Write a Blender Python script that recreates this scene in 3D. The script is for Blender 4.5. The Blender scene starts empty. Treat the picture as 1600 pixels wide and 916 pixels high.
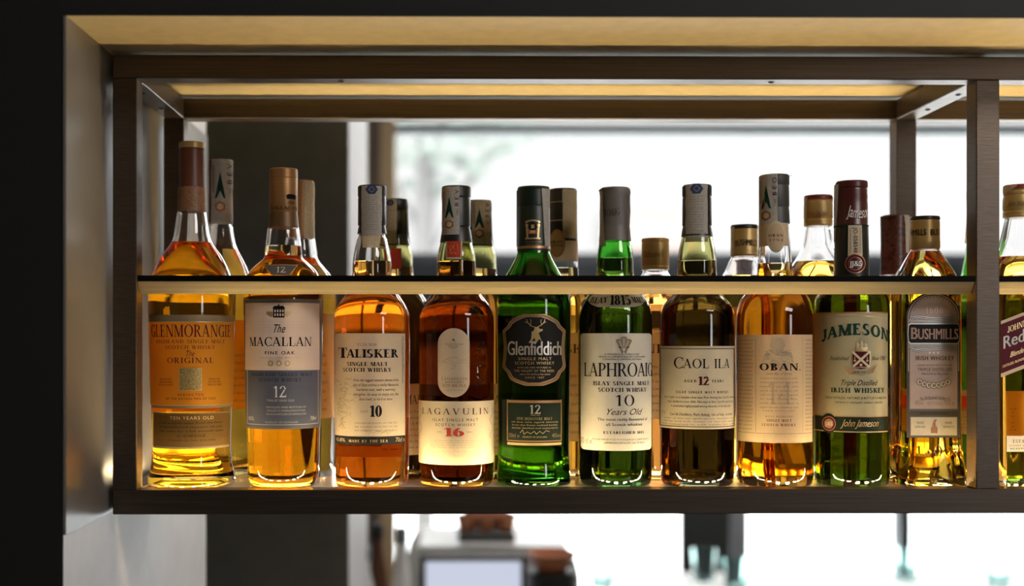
import bpy, math, random
from math import sin, cos, pi, radians, sqrt, atan2, asin
random.seed(7)
S = bpy.context.scene
COL = S.collection

# ------------------------------------------------------------------ camera, light, exposure
EYE = 1.60                                  # eye height above the floor
D0, F, CX, CY, YAW = 1.1875, 1900.0, 720.0, 535.0, radians(-0.6)
cam = bpy.data.cameras.new('camera'); cam_o = bpy.data.objects.new('camera', cam); COL.objects.link(cam_o)
cam_o.location = (0, -D0, EYE); cam_o.rotation_euler = (pi/2, 0, YAW)
cam.sensor_width = 36; cam.lens = F/1600*36
cam.shift_x = (800-CX)/1600; cam.shift_y = (CY-458)/1600
cam.clip_start = 0.05; cam.clip_end = 200
cam.dof.use_dof = True; cam.dof.focus_distance = 1.228; cam.dof.aperture_fstop = 2.6
S.camera = cam_o
S.view_settings.view_transform = 'Standard'; S.view_settings.look = 'None'
S.view_settings.gamma = 1; S.view_settings.exposure = 0.0; S.view_settings.use_curve_mapping = False
cy_ = S.cycles
cy_.max_bounces = 28; cy_.transmission_bounces = 28; cy_.glossy_bounces = 8; cy_.diffuse_bounces = 4
cy_.transparent_max_bounces = 64; cy_.sample_clamp_indirect = 6.0; cy_.blur_glossy = 0.3
cy_.use_denoising = True

w = bpy.data.worlds.new('sky'); S.world = w; w.use_nodes = True
bg = w.node_tree.nodes['Background']; bg.inputs[0].default_value = (0.93, 0.96, 1.0, 1); bg.inputs[1].default_value = 12.5

def lamp(name, kind, loc, rot, energy, color, **kw):
    l = bpy.data.lights.new(name, kind); l.energy = energy; l.color = color
    for k, v in kw.items(): setattr(l, k, v)
    o = bpy.data.objects.new(name, l); COL.objects.link(o)
    o.location = (loc[0], loc[1], loc[2]+EYE); o.rotation_euler = rot
    return o
lamp('sun', 'SUN', (0, 0, 6), (radians(48), 0, radians(-25)), 2.2, (1, .95, .9), angle=radians(3))
# added fill lights, unseen: one brightens the room beyond, one the shelf front
lamp('room_fill_light', 'AREA', (0.9, 1.9, 1.2), (0, 0, 0), 30, (1, .93, .85), shape='RECTANGLE', size=1.6, size_y=0.6)
lamp('bar_front_fill', 'AREA', (1.5, -1.8, 1.1), (radians(28), 0, 0), 26, (1, .91, .86), shape='RECTANGLE', size=1.0, size_y=0.5)
LED_POWER = 480.0

# ------------------------------------------------------------------ pixel geometry
_f = (-sin(YAW), cos(YAW)); _r = (cos(YAW), sin(YAW))
def P(px, py, Y):
    """point seen at photo pixel (px, py) on the plane at depth Y; z is relative to the eye"""
    a, b = (px-CX)/F, (CY-py)/F
    dx, dy = _f[0]+a*_r[0], _f[1]+a*_r[1]
    t = (Y+D0)/dy
    return (t*dx, Y, t*b)
def K(px, Y):
    a = (px-CX)/F
    return (Y+D0)/(_f[1]+a*_r[1])/F         # metres per pixel there

# ------------------------------------------------------------------ materials
M = {}
def nodes(name):
    m = bpy.data.materials.new(name); m.use_nodes = True; M[name] = m
    nt = m.node_tree
    return m, nt, nt.nodes, nt.links, nt.nodes['Principled BSDF']
def mat(name, col, rough=.5, metal=0, spec=.5, noise=0, scale=(30, 30, 30), bump=0, detail=3):
    if name in M: return M[name]
    m, nt, N, L, b = nodes(name)
    b.inputs['Base Color'].default_value = (*col, 1); b.inputs['Roughness'].default_value = rough
    b.inputs['Metallic'].default_value = metal; spec = .15 if name.endswith('paper') else spec; b.inputs['Specular IOR Level'].default_value = spec
    if noise or bump:
        tc = N.new('ShaderNodeTexCoord'); mp = N.new('ShaderNodeMapping'); nz = N.new('ShaderNodeTexNoise')
        mp.inputs['Scale'].default_value = scale; nz.inputs['Scale'].default_value = 1; nz.inputs['Detail'].default_value = detail
        L.new(tc.outputs['Object'], mp.inputs[0]); L.new(mp.outputs[0], nz.inputs['Vector'])
        if noise:
            rp = N.new('ShaderNodeValToRGB')
            rp.color_ramp.elements[0].position = .3; rp.color_ramp.elements[1].position = .7
            rp.color_ramp.elements[0].color = (*[c*(1-noise) for c in col], 1)
            rp.color_ramp.elements[1].color = (*[min(1, c*(1+noise)) for c in col], 1)
            L.new(nz.outputs['Fac'], rp.inputs[0]); L.new(rp.outputs[0], b.inputs['Base Color'])
        if bump:
            bp = N.new('ShaderNodeBump'); bp.inputs['Strength'].default_value = bump; bp.inputs['Distance'].default_value = .001
            L.new(nz.outputs['Fac'], bp.inputs['Height']); L.new(bp.outputs[0], b.inputs['Normal'])
    return m
def emit(name, col, strength):
    m, nt, N, L, b = nodes(name)
    b.inputs['Base Color'].default_value = (0, 0, 0, 1)
    b.inputs['Emission Color'].default_value = (*col, 1); b.inputs['Emission Strength'].default_value = strength
    return m
def glass(name, col=(1, 1, 1), ior=1.42, rough=0.0):
    if name in M: return M[name]
    m, nt, N, L, b = nodes(name)
    b.inputs['Base Color'].default_value = (*col, 1); b.inputs['Transmission Weight'].default_value = 1
    b.inputs['IOR'].default_value = ior; b.inputs['Roughness'].default_value = rough
    return m
def liquid(name, T):
    """whisky: absorbs light along its depth; T is what 70 mm of it lets through"""
    if name in M: return M[name]
    m, nt, N, L, b = nodes(name)
    N.remove(b); out = N['Material Output']
    tr = N.new('ShaderNodeBsdfTransparent'); ab = N.new('ShaderNodeVolumeAbsorption')
    sg = [-math.log(max(t, 1e-3))/.07 for t in T]; d = max(sg)
    ab.inputs['Color'].default_value = (*[1-s/d for s in sg], 1); ab.inputs['Density'].default_value = d
    L.new(tr.outputs[0], out.inputs['Surface']); L.new(ab.outputs[0], out.inputs['Volume'])
    return m
def paper(name, col, trans=.25, noise=.06, scale=(900, 900, 900), rough=.6):
    if name in M: return M[name]
    m = mat(name, col, rough, noise=noise, scale=scale)
    nt = m.node_tree; N, L = nt.nodes, nt.links; b = N['Principled BSDF']; out = N['Material Output']
    tl = N.new('ShaderNodeBsdfTranslucent'); mx = N.new('ShaderNodeMixShader'); mx.inputs[0].default_value = trans
    tl.inputs['Color'].default_value = (*col, 1)
    L.new(b.outputs[0], mx.inputs[1]); L.new(tl.outputs[0], mx.inputs[2]); L.new(mx.outputs[0], out.inputs['Surface'])
    return m

mat('charcoal_paint', (.007, .0075, .0055), .7, noise=.1, scale=(40, 40, 40), bump=.1)
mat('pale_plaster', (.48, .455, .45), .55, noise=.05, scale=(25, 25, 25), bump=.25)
mat('grey_reveal_paint', (.62, .57, .54), .4, noise=.05, scale=(25, 25, 25), bump=.35)
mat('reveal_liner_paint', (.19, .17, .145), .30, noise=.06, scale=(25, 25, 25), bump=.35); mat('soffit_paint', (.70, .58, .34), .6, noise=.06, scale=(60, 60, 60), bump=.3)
mat('bronze_bar', (.095, .072, .054), .40, metal=.75, noise=.22, scale=(8, 300, 700), bump=.12, detail=6)
mat('bronze_post', (.095, .072, .054), .40, metal=.75, noise=.22, scale=(60, 60, 900), bump=.12, detail=6)
mat('brass_rail', (.72, .60, .38), .33, metal=1, noise=.12, scale=(3, 900, 900), bump=.05, detail=5)
mat('black_lip', (.004, .0035, .003), .6, spec=.06)
mat('dark_screw', (.02, .018, .015), .5, metal=.8)
mat('shelf_white', (.88, .86, .78), .25)
emit('led_glow', (1.0, .74, .37), LED_POWER); emit('led_glow_back', (1.0, .76, .40), LED_POWER*2.2)
glass('clear_glass'); glass('green_glass', (.22, .62, .16)); glass('deep_green_glass', (.04, .25, .04)); glass('olive_glass', (.74, .74, .44))
glass('stopper_glass', (1, 1, 1), 1.45)
for n, T in dict(amber_whisky=(.93, .55, .05), gold_whisky=(.86, .40, .04), copper_whisky=(.82, .32, .06), dark_whisky=(.13, .028, .004), pale_whisky=(.045, .022, .004), straw_whisky=(.13, .085, .012), green_whisky=(.45, .40, .06), deep_whisky=(.3, .32, .06)).items(): liquid(n, T)
paper('cream_paper', (.80, .69, .50)); paper('white_paper', (.80, .76, .68)); paper('orange_paper', (.82, .36, .03), .45, .04, (5, 5, 1500))
paper('brown_paper', (.15, .085, .022), .15); paper('plate_brown_paper', (.085, .066, .05), 0, 0); paper('pinkish_paper', (.88, .69, .57), .15, .05, (5, 5, 1300)); paper('slate_paper', (.105, .115, .165), .1, .08, (5, 5, 1300))
paper('beige_foil_paper', (.50, .44, .28), .1); paper('tan_paper', (.75, .60, .38), .3); paper('mauve_paper', (.52, .40, .35), .08)
paper('stamp_paper', (.62, .59, .53), .35, .22, (700, 700, 350)); paper('stamp_paper_tan', (.70, .59, .38), .35, .2, (700, 700, 350))
paper('black_paper', (.012, .012, .012), 0, 0); paper('dark_green_paper', (.008, .016, .011), 0, 0); paper('red_label_paper', (.10, .012, .025), .02, 0)
paper('bronze_border', (.22, .16, .09), 0, .1); paper('grey_border', (.11, .10, .10), 0, 0); paper('oval_tan_paper', (.62, .50, .36), .15)
for n, c in dict(ink_black=(.012, .011, .011), ink_maroon=(.09, .015, .02), ink_brown=(.12, .06, .03), ink_red=(.45, .05, .03), ink_grey=(.28, .22, .16), ink_faint=(.50, .39, .25), ink_green=(.012, .045, .035), ink_white=(.8, .78, .74), ink_navy=(.05, .07, .14), ink_rust=(.33, .16, .09), ink_orange=(.75, .33, .08), ink_pink=(.62, .42, .36)).items(): mat(n, c, .7, spec=.08)
mat('gold_foil', (.80, .58, .27), .35, metal=.7); mat('silver_foil', (.75, .70, .62), .35, metal=.6); mat('copper_foil', (.55, .30, .14), .4, metal=.6)
mat('gold_speckle', (.45, .33, .13), .4, metal=.6, noise=.8, scale=(1500, 1500, 1500))
mat('brown_cap', (.13, .035, .014), .4); mat('tan_collar', (.25, .12, .05), .5, noise=.3, scale=(500, 500, 500))
mat('gold_cap', (.46, .27, .09), .38, metal=.45); mat('dull_gold_cap', (.48, .33, .12), .4, metal=.35)
mat('bronze_cap', (.33, .17, .055), .42, metal=.4, noise=.15, scale=(10, 10, 900)); mat('bronze_collar', (.16, .085, .03), .45, metal=.3)
mat('black_capsule', (.012, .013, .014), .38); mat('navy_capsule', (.012, .016, .03), .35); mat('green_black_capsule', (.010, .022, .014), .4)
mat('grey_capsule', (.16, .15, .14), .45); mat('maroon_capsule', (.07, .012, .012), .3); mat('red_brown_seal', (.09, .025, .015), .35, noise=.9, scale=(220, 220, 220))
mat('red_top', (.20, .02, .015), .4); mat('charcoal_capsule', (.05, .05, .05), .45)
glass('cellophane', (.92, .90, .86), 1.12, .15)

# ------------------------------------------------------------------ mesh building
class MB:
    def __init__(s): s.v, s.f, s.m, s.slots = [], [], [], []
    def slot(s, m):
        if m not in s.slots: s.slots.append(m)
        return s.slots.index(m)
    def add(s, vs, fs, m):
        n = len(s.v); k = s.slot(m); s.v += [tuple(p) for p in vs]
        for f in fs: s.f.append([i+n for i in f]); s.m.append(k)
    def box(s, x0, x1, y0, y1, z0, z1, m, bev=0):
        if not bev:
            vs = [(x, y, z) for x in (x0, x1) for y in (y0, y1) for z in (z0, z1)]
            s.add(vs, [(0, 1, 3, 2), (4, 6, 7, 5), (0, 4, 5, 1), (2, 3, 7, 6), (0, 2, 6, 4), (1, 5, 7, 3)], m); return
        vs, idx = [], {}
        X, Yy, Z = (x0, x1), (y0, y1), (z0, z1); sg = (1, -1)
        for i in (0, 1):
            for j in (0, 1):
                for k in (0, 1):
                    for a in range(3):
                        p = [X[i], Yy[j], Z[k]]
                        for c, q in enumerate((i, j, k)):
                            if c != a: p[c] += sg[q]*bev
                        idx[i, j, k, a] = len(vs); vs.append(p)
        fs = []
        for a in range(3):
            o = [c for c in range(3) if c != a]
            for e in (0, 1):
                q = []
                for (u, v) in ((0, 0), (1, 0), (1, 1), (0, 1)):
                    t = [0, 0, 0]; t[a] = e; t[o[0]] = u; t[o[1]] = v
                    q.append(idx[(*t, a)])
                flip = (e == 1) == (a == 1)
                fs.append(q[::-1] if flip else q)
        for a in range(3):                       # edges along axis a
            o = [c for c in range(3) if c != a]
            for u in (0, 1):
                for v in (0, 1):
                    t0 = [0, 0, 0]; t0[o[0]] = u; t0[o[1]] = v; t1 = list(t0); t1[a] = 1
                    fs.append([idx[(*t0, o[0])], idx[(*t1, o[0])], idx[(*t1, o[1])], idx[(*t0, o[1])]])
        for i in (0, 1):
            for j in (0, 1):
                for k in (0, 1): fs.append([idx[i, j, k, 0], idx[i, j, k, 1], idx[i, j, k, 2]])
        s.add(vs, fs, m)
    def rings(s, rs, m, close0=True, close1=True):
        """rs: list of rings (lists of points, same length), skinned in order"""
        n = len(rs[0]); vs = [p for r in rs for p in r]; fs = []
        for i in range(len(rs)-1):
            for j in range(n):
                k = (j+1) % n
                fs.append((i*n+j, i*n+k, (i+1)*n+k, (i+1)*n+j))
        if close0: fs.append(tuple(range(n))[::-1])
        if close1: fs.append(tuple((len(rs)-1)*n+j for j in range(n)))
        s.add(vs, fs, m)
    def lathe(s, prof, m, n=48, cx=0, cy=0, close0=True, close1=True):
        s.rings([[(cx+r*cos(2*pi*j/n), cy+r*sin(2*pi*j/n), z) for j in range(n)] for r, z in prof], m, close0, close1)
    def tube(s, pts, r, m, n=8):
        from mathutils import Vector
        rs = []
        for i, p in enumerate(pts):
            p = Vector(p); a = Vector(pts[max(i-1, 0)]); b = Vector(pts[min(i+1, len(pts)-1)])
            t = (b-a).normalized(); u = t.cross(Vector((0, .01, 1) if abs(t.z) < .9 else (1, 0, 0))).normalized(); v = t.cross(u)
            rs.append([tuple(p+u*r*cos(2*pi*j/n)+v*r*sin(2*pi*j/n)) for j in range(n)])
        s.rings(rs, m)
    def build(s, name, parent=None, loc=(0, 0, 0), sharp=35, fix=True):
        me = bpy.data.meshes.new(name); me.from_pydata(s.v, [], s.f)
        for m in s.slots: me.materials.append(M[m])
        me.polygons.foreach_set('material_index', s.m)
        if fix:
            import bmesh
            bm = bmesh.new(); bm.from_mesh(me); bmesh.ops.recalc_face_normals(bm, faces=bm.faces); bm.to_mesh(me); bm.free()
        me.polygons.foreach_set('use_smooth', [True]*len(me.polygons))
        me.set_sharp_from_angle(angle=radians(sharp)); me.update()
        o = bpy.data.objects.new(name, me); COL.objects.link(o)
        if parent: o.parent = parent; o.location = loc
        else: o.location = (loc[0], loc[1], loc[2]+EYE)
        return o
def tag(o, label, cat, group=None, kind=None):
    o['label'] = label; o['category'] = cat
    if group: o['group'] = group
    if kind: o['kind'] = kind
    return o
def thing(name, loc, label, cat, group=None):
    o = bpy.data.objects.new(name, None); COL.objects.link(o); o.empty_display_size = .03
    o.location = (loc[0], loc[1], loc[2]+EYE)
    return tag(o, label, cat, group)
def struct(name, boxes, m, label=None):
    b = MB()
    for q in boxes: b.box(*q, m if isinstance(m, str) else m[0])
    o = b.build(name); o['kind'] = 'structure'
    return o

# ------------------------------------------------------------------ glyphs: built-in sans for small print, an own serif for the big words
GL = {}
def load_glyphs():
    chars = [chr(c) for c in range(33, 127)]
    obs = []
    for ch in chars:
        for t in (ch, 'H'+ch+'H'):
            c = bpy.data.curves.new('g', 'FONT'); c.body = t; c.resolution_u = 3; c.size = 1
            o = bpy.data.objects.new('g', c); COL.objects.link(o); obs.append((ch, t, o))
    c = bpy.data.curves.new('g', 'FONT'); c.body = 'HH'; c.resolution_u = 3; oh = bpy.data.objects.new('g', c); COL.objects.link(oh)
    dg = bpy.context.evaluated_depsgraph_get(); dg.update()
    def got(o):
        e = o.evaluated_get(dg); me = e.to_mesh()
        r = ([(v.co.x, v.co.y) for v in me.vertices], [tuple(p.vertices) for p in me.polygons]); e.to_mesh_clear(); return r
    hv = got(oh)[0]; wh = max(x for x, y in hv)-min(x for x, y in hv)
    for ch, t, o in obs:
        v, f = got(o)
        if t == ch: GL[ch] = [v, f, 0]
        else: GL[ch][2] = (max(x for x, y in v)-min(x for x, y in v))-wh
    hc = max(y for x, y in GL['H'][0])
    for ch in GL:
        g = GL[ch]; g[0] = [(x/hc, y/hc) for x, y in g[0]]; g[2] /= hc
    GL[' '] = [[], [], .38]
    for _, _, o in obs+[(0, 0, oh)]:
        c = o.data; bpy.data.objects.remove(o); bpy.data.curves.remove(c)
load_glyphs()

def serif_font(T=.16, t=.05, s=.04, o=.075):
    G = {}
    def Rc(x0, y0, x1, y1): return [(x0, y0), (x1, y0), (x1, y1), (x0, y1)]
    def stem(x, w=T, y0=0, y1=1, a=True, b=True):
        q = [Rc(x, y0, x+w, y1)]
        if a: q += [[(x-o, y0), (x+w+o, y0), (x+w+o, y0+s), (x+w, y0+2*s), (x, y0+2*s), (x-o, y0+s)]]
        if b: q += [[(x-o, y1), (x-o, y1-s), (x, y1-2*s), (x+w, y1-2*s), (x+w+o, y1-s), (x+w+o, y1)]]
        return q
    def dg(x0, y0, x1, y1, w): return [[(x0, y0), (x0+w, y0), (x1+w, y1), (x1, y1)]]
    def sf(x0, x1, y): return [Rc(x0, y, x1, y+s)]
    def arc(cx, cy, rx, ry, a0, a1, tx=T, ty=t, n=14):
        q = []; A = [radians(a0+(a1-a0)*i/n) for i in range(n+1)]
        O = [(cx+rx*cos(a), cy+ry*sin(a)) for a in A]; I = [(cx+(rx-tx)*cos(a), cy+(ry-ty)*sin(a)) for a in A]
        for i in range(n): q.append([O[i], O[i+1], I[i+1], I[i]])
        return q
    def put(c, w, *qs): G[c] = (w, [p for q in qs for p in q])
    put('A', .88, dg(.04, 0, .40, 1, t*1.3), dg(.66, 0, .34, 1, T), [Rc(.18, .30, .68, .30+t)], sf(-.02, .22, 0), sf(.56, .92, 0))
    put('B', .74, stem(.10), arc(.34, .75, .30, .25, -90, 90), arc(.34, .26, .36, .27, -90, 90), [Rc(.2, .95, .36, 1), Rc(.2, .48, .36, .53), Rc(.2, 0, .36, t)])
    put('C', .84, arc(.50, .5, .46, .52, 48, 312), [Rc(.78, .68, .83, 1.0), Rc(.78, 0.02, .83, .26)])
    put('D', .88, stem(.10), arc(.36, .5, .48, .5, -90, 90), [Rc(.2, 1-t, .38, 1), Rc(.2, 0, .38, t)])
    E = [Rc(.2, 1-t, .64, 1), Rc(.60, .74, .64, 1), Rc(.2, .49, .50, .49+t), Rc(.46, .38, .50, .64)]
    put('E', .72, stem(.10), E, [Rc(.2, 0, .66, t), Rc(.62, 0, .66, .28)])
    put('F', .66, stem(.10), E)
    put('G', .90, arc(.50, .5, .46, .52, 48, 318), [Rc(.78, .68, .83, 1.0)], [Rc(.68, 0, .68+T, .42)], sf(.60, .92, .40))
    put('H', .94, stem(.10), stem(.68), [Rc(.2, .49, .7, .49+t)])
    put('I', .36, stem(.10))
    put('J', .50, stem(.22, y0=.2, a=False), arc(.16, .2, .22, .24, 180, 360, T, t))
    put('K', .88, stem(.10), dg(.22, .38, .68, 1, t*1.4), dg(.66, 0, .32, .56, T), sf(.56, .84, 1-s), sf(.58, .92, 0))
    put('L', .70, stem(.10), [Rc(.2, 0, .66, t), Rc(.62, 0, .66, .30)])
    put('M', 1.08, dg(.12, 0, .12, 1, t*1.3), stem(.82), dg(.50, 0, .10, 1, T), dg(.50, 0, .82, 1, t*1.4), sf(.02, .30, 0), sf(.02, .2, 1-s))
    put('N', .94, dg(.12, 0, .12, 1, t*1.3), dg(.78, 0, .78, 1, t*1.3), dg(.70, 0, .10, 1, T), sf(.02, .30, 0), sf(.66, .96, 1-s), sf(.02, .2, 1-s))
    put('O', .96, arc(.48, .5, .46, .52, 0, 360, T, t, 26))
    put('P', .72, stem(.10), arc(.34, .73, .34, .27, -90, 90), [Rc(.2, .95, .36, 1), Rc(.2, .46, .36, .46+t)])
    put('R', .84, stem(.10), arc(.34, .74, .32, .26, -90, 90), [Rc(.2, .95, .36, 1), Rc(.2, .48, .36, .48+t)], dg(.64, 0, .32, .50, T), sf(.62, .88, 0))
    put('S', .66, arc(.33, .74, .27, .28, 40, 270, T*.9, t*1.2), arc(.33, .26, .30, .28, -140, 90, T*.9, t*1.2), [Rc(.52, .74, .56, 1), Rc(.05, 0, .09, .28)])
    put('T', .82, stem(.33, b=False), [Rc(.04, 1-t, .78, 1), Rc(.04, .72, .08, 1), Rc(.74, .72, .78, 1)])
    put('U', .92, stem(.10, y0=.3, a=False), dg(.74, .3, .74, 1, t*1.3), arc(.455, .3, .355, .32, 180, 360, T*.8, t), sf(.62, .92, 1-s))
    put('V', .88, dg(.36, 0, .06, 1, T), dg(.42, 0, .76, 1, t*1.3), sf(-.04, .30, 1-s), sf(.62, .92, 1-s))
    put('W', 1.26, dg(.30, 0, .06, 1, T), dg(.36, 0, .60, 1, t*1.3), dg(.76, 0, .52, 1, T), dg(.82, 0, 1.1, 1, t*1.3), sf(-.04, .30, 1-s), sf(.98, 1.26, 1-s), sf(.44, .76, 1-s))
    put('Y', .84, stem(.34, y1=.5, b=False), dg(.34, .45, .06, 1, T), dg(.42, .45, .72, 1, t*1.3), sf(-.04, .30, 1-s), sf(.60, .90, 1-s))
    put('0', .66, arc(.33, .5, .31, .52, 0, 360, T, t, 24))
    put('1', .44, stem(.16, b=False), [[(.16, 1), (.02, .84), (.02, .79), (.16, .86)]])
    put('2', .64, arc(.30, .72, .27, .29, 0, 170, T, t), dg(.02, 0.02, .40, .68, T), [Rc(.02, 0, .60, .12), Rc(.56, 0, .60, .24)])
    put('4', .66, stem(.36, b=False), dg(.0, .28, .40, 1, t*1.4), [Rc(.0, .24, .62, .30)])
    put('5', .62, arc(.28, .32, .30, .34, -150, 110, T, t), [Rc(.08, .50, .12, 1), Rc(.08, .88, .54, 1)])
    put('6', .66, arc(.34, .32, .31, .34, 0, 360, T, t, 22), arc(.44, .42, .41, .60, 95, 185, T, t))
    put('8', .66, arc(.33, .74, .26, .27, 0, 360, T*.8, t, 20), arc(.33, .27, .31, .29, 0, 360, T, t, 20))
    put('3', .62, arc(.28, .74, .26, .27, -90, 150, T, t), arc(.28, .27, .30, .29, -150, 90, T, t))
    put('7', .60, dg(.16, 0, .46, .94, T*.8), [Rc(.02, .88, .58, 1), Rc(.02, .76, .06, 1)])
    put('9', .66, arc(.32, .68, .31, .34, 0, 360, T, t, 22), arc(.22, .58, .41, .60, -85, 5, T, t))
    put('.', .26, [Rc(.06, 0, .2, .14)]); put('-', .4, [Rc(.04, .4, .36, .48)]); put(' ', .40, []); put("'", .2, [Rc(.06, .75, .14, 1)]); put('&', .3, [Rc(.1, .4, .2, .55)])
    return G
SERIF = {'serif': serif_font(), 'bold': serif_font(.24, .07, .06, .09), 'light': serif_font(.12, .035, .03, .06), 'slab': serif_font(.25, .12, .10, .05)}

def layout(text, font='sans', track=0.0, shear=0.0):
    """polygons (verts, faces) for a line of text, cap height 1, plus its width"""
    V, Fs, x = [], [], 0.0
    for ch in text:
        if font in SERIF and (ch in SERIF[font] or ch.upper() in SERIF[font]):
            g = SERIF[font]; sc = 1.0
            if ch not in g: ch = ch.upper(); sc = .8
            wd, polys = g[ch]
            for p in polys:
                n = len(V); V += [(x+a*sc, b*sc) for a, b in p]; Fs.append(tuple(range(n, n+len(p))))
            x += wd*sc + .05 + track
        else:
            v, f, adv = GL.get(ch, GL[' ']); n = len(V)
            V += [(x+a, b) for a, b in v]; Fs += [tuple(i+n for i in q) for q in f]
            x += adv+track
    V = [(a+shear*b, b) for a, b in V]
    return V, Fs, x-track

# ------------------------------------------------------------------ bottles
SH = P(700, 765.2, .030)[2]                    # top of the shelf panel
def catmull(pts, n=4):
    out = []
    for i in range(len(pts)-1):
        p0, p1, p2, p3 = pts[max(i-1, 0)], pts[i], pts[i+1], pts[min(i+2, len(pts)-1)]
        for k in range(n):
            t = k/n
            out.append(tuple(.5*(2*b+(c-a)*t+(2*a-5*b+4*c-d)*t*t+(3*b-a-3*c+d)*t**3) for a, b, c, d in zip(p0, p1, p2, p3)))
    out.append(tuple(pts[-1])); return out
def shape_radius(kind, a):
    """radius factor at angle a (0 = towards the viewer) with half width 1 across"""
    if kind == 'square':
        n = 7.0; return (abs(sin(a))**n+abs(cos(a))**n)**(-1/n)
    if kind == 'triangle':
        # rounded triangle, flat side to the viewer
        c = max(cos(a-k*2*pi/3) for k in range(3)); m = (sum(max(cos(a-k*2*pi/3), 0)**6 for k in range(3)))**(1/6)
        return .92/(.45+.55*m)**.8 * 1.0
    return 1.0
class Bottle:
    NSEG = 64
    def __init__(s, cx, Y, prof, label, group, kind='round', fill=420, glassm='clear_glass', liq='amber_whisky', top=None, name='whisky_bottle', base=None, wall=.0024, square=None):
        """prof: [(half width px, y px[, squareness])] from the mouth down to the foot, as they appear at the bottle's own depth"""
        s.cx, s.Y, s.kind = cx, Y, kind
        s.k = K(cx, Y); s.X = P(cx, 500, Y)[0]
        s.root = thing(name, (s.X, Y, SH), label, 'bottle', group)
        s.pz = lambda y: (CY-y)*s.k - SH          # local height of a photo row at the axis depth
        pts = []
        for q in prof[::-1]:
            pts.append((q[0]*s.k, s.pz(q[1]), q[2] if len(q) > 2 else (1.0 if kind != 'round' else 0.0)))
        z0 = 0.0
        rb = pts[0][0]
        pts = [p for p in pts if p[1] > .012]
        sq = pts[0][2]
        foot = [(rb-.0045, z0+.0004, sq), (rb-.0018, z0+.0016, sq), (rb-.0004, z0+.005, sq)]
        s.sp = catmull(foot+pts, 4)
        s.zf = s.pz(fill); g = MB()
        outer = [(s.sp[0][0]*.55, .0035, sq), (s.sp[0][0]*.88, .0008, sq)]+s.sp
        inner = [(max(r-wall, .003), z, q) for r, z, q in s.sp if z > s.zf][::-1]
        r_, q_ = s.at(s.zf)
        inner.append((max(r_-wall, .003), s.zf, q_))
        rings = [s.ring(*p) for p in outer+inner]
        g.rings(rings, glassm); s.glass = g.build('glass_body', s.root, sharp=50)
        l = MB()
        zs = [.0075+(s.zf-.0003-.0075)*i/30 for i in range(31)]
        rs = []
        for z in zs:
            r, q = s.at(z); rs.append(s.ring(max(r-wall, .002), z, q))
        r, q = s.at(.0075); rs.insert(0, s.ring((r-wall)*.8, .0066, q))
        l.rings(rs, liq); l.build('whisky', s.root, sharp=50)
        s.extra = 0
    def at(s, z):
        sp = s.sp
        if z <= sp[0][1]: return sp[0][0], sp[0][2]
        for a, b in zip(sp, sp[1:]):
            if a[1] <= z <= b[1] and b[1] > a[1]:
                t = (z-a[1])/(b[1]-a[1]); return a[0]+(b[0]-a[0])*t, a[2]+(b[2]-a[2])*t
        return sp[-1][0], sp[-1][2]
    def rad(s, a, z, ring=None):
        r, q = ring or s.at(z)
        return r*(1+(shape_radius(s.kind, a)-1)*q) if s.kind != 'round' else r
    def ring(s, r, z, q):
        out = []
        for j in range(s.NSEG):
            a = 2*pi*j/s.NSEG; R = s.rad(a, z, (r, q)); out.append((R*sin(a), -R*cos(a), z))
        return out
    # ---- surface coordinates: angle and height from a photo pixel
    def ang(s, px, z, rr=None):
        a = (px-CX)/F; dx, dy = _f[0]+a*_r[0], _f[1]+a*_r[1]
        ox, oy = -s.X, -D0-s.Y
        lo, hi = None, None
        t = (-oy-.075)/dy; step = .0015; prev = t; best = (9, 0)
        for i in range(80):
            x, y = ox+dx*t, oy+dy*t; an = atan2(x, -y); d = sqrt(x*x+y*y)-(rr if rr else s.rad(an, z))
            if d < best[0]: best = (d, an)
            if d < 0:
                lo, hi = prev, t; break
            prev = t; t += step
        if lo is None: return best[1]
        for i in range(24):
            m = (lo+hi)/2; x, y = ox+dx*m, oy+dy*m; an = atan2(x, -y)
            if sqrt(x*x+y*y)-(rr if rr else s.rad(an, z)) < 0: hi = m
            else: lo = m
        return an
    def hz(s, py, px=None, rr=None):
        z = s.pz(py)
        for i in range(4):
            r = rr if rr else s.rad(0, z)
            z = (CY-py)*K(s.cx, s.Y-r) - SH
        return z
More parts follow.
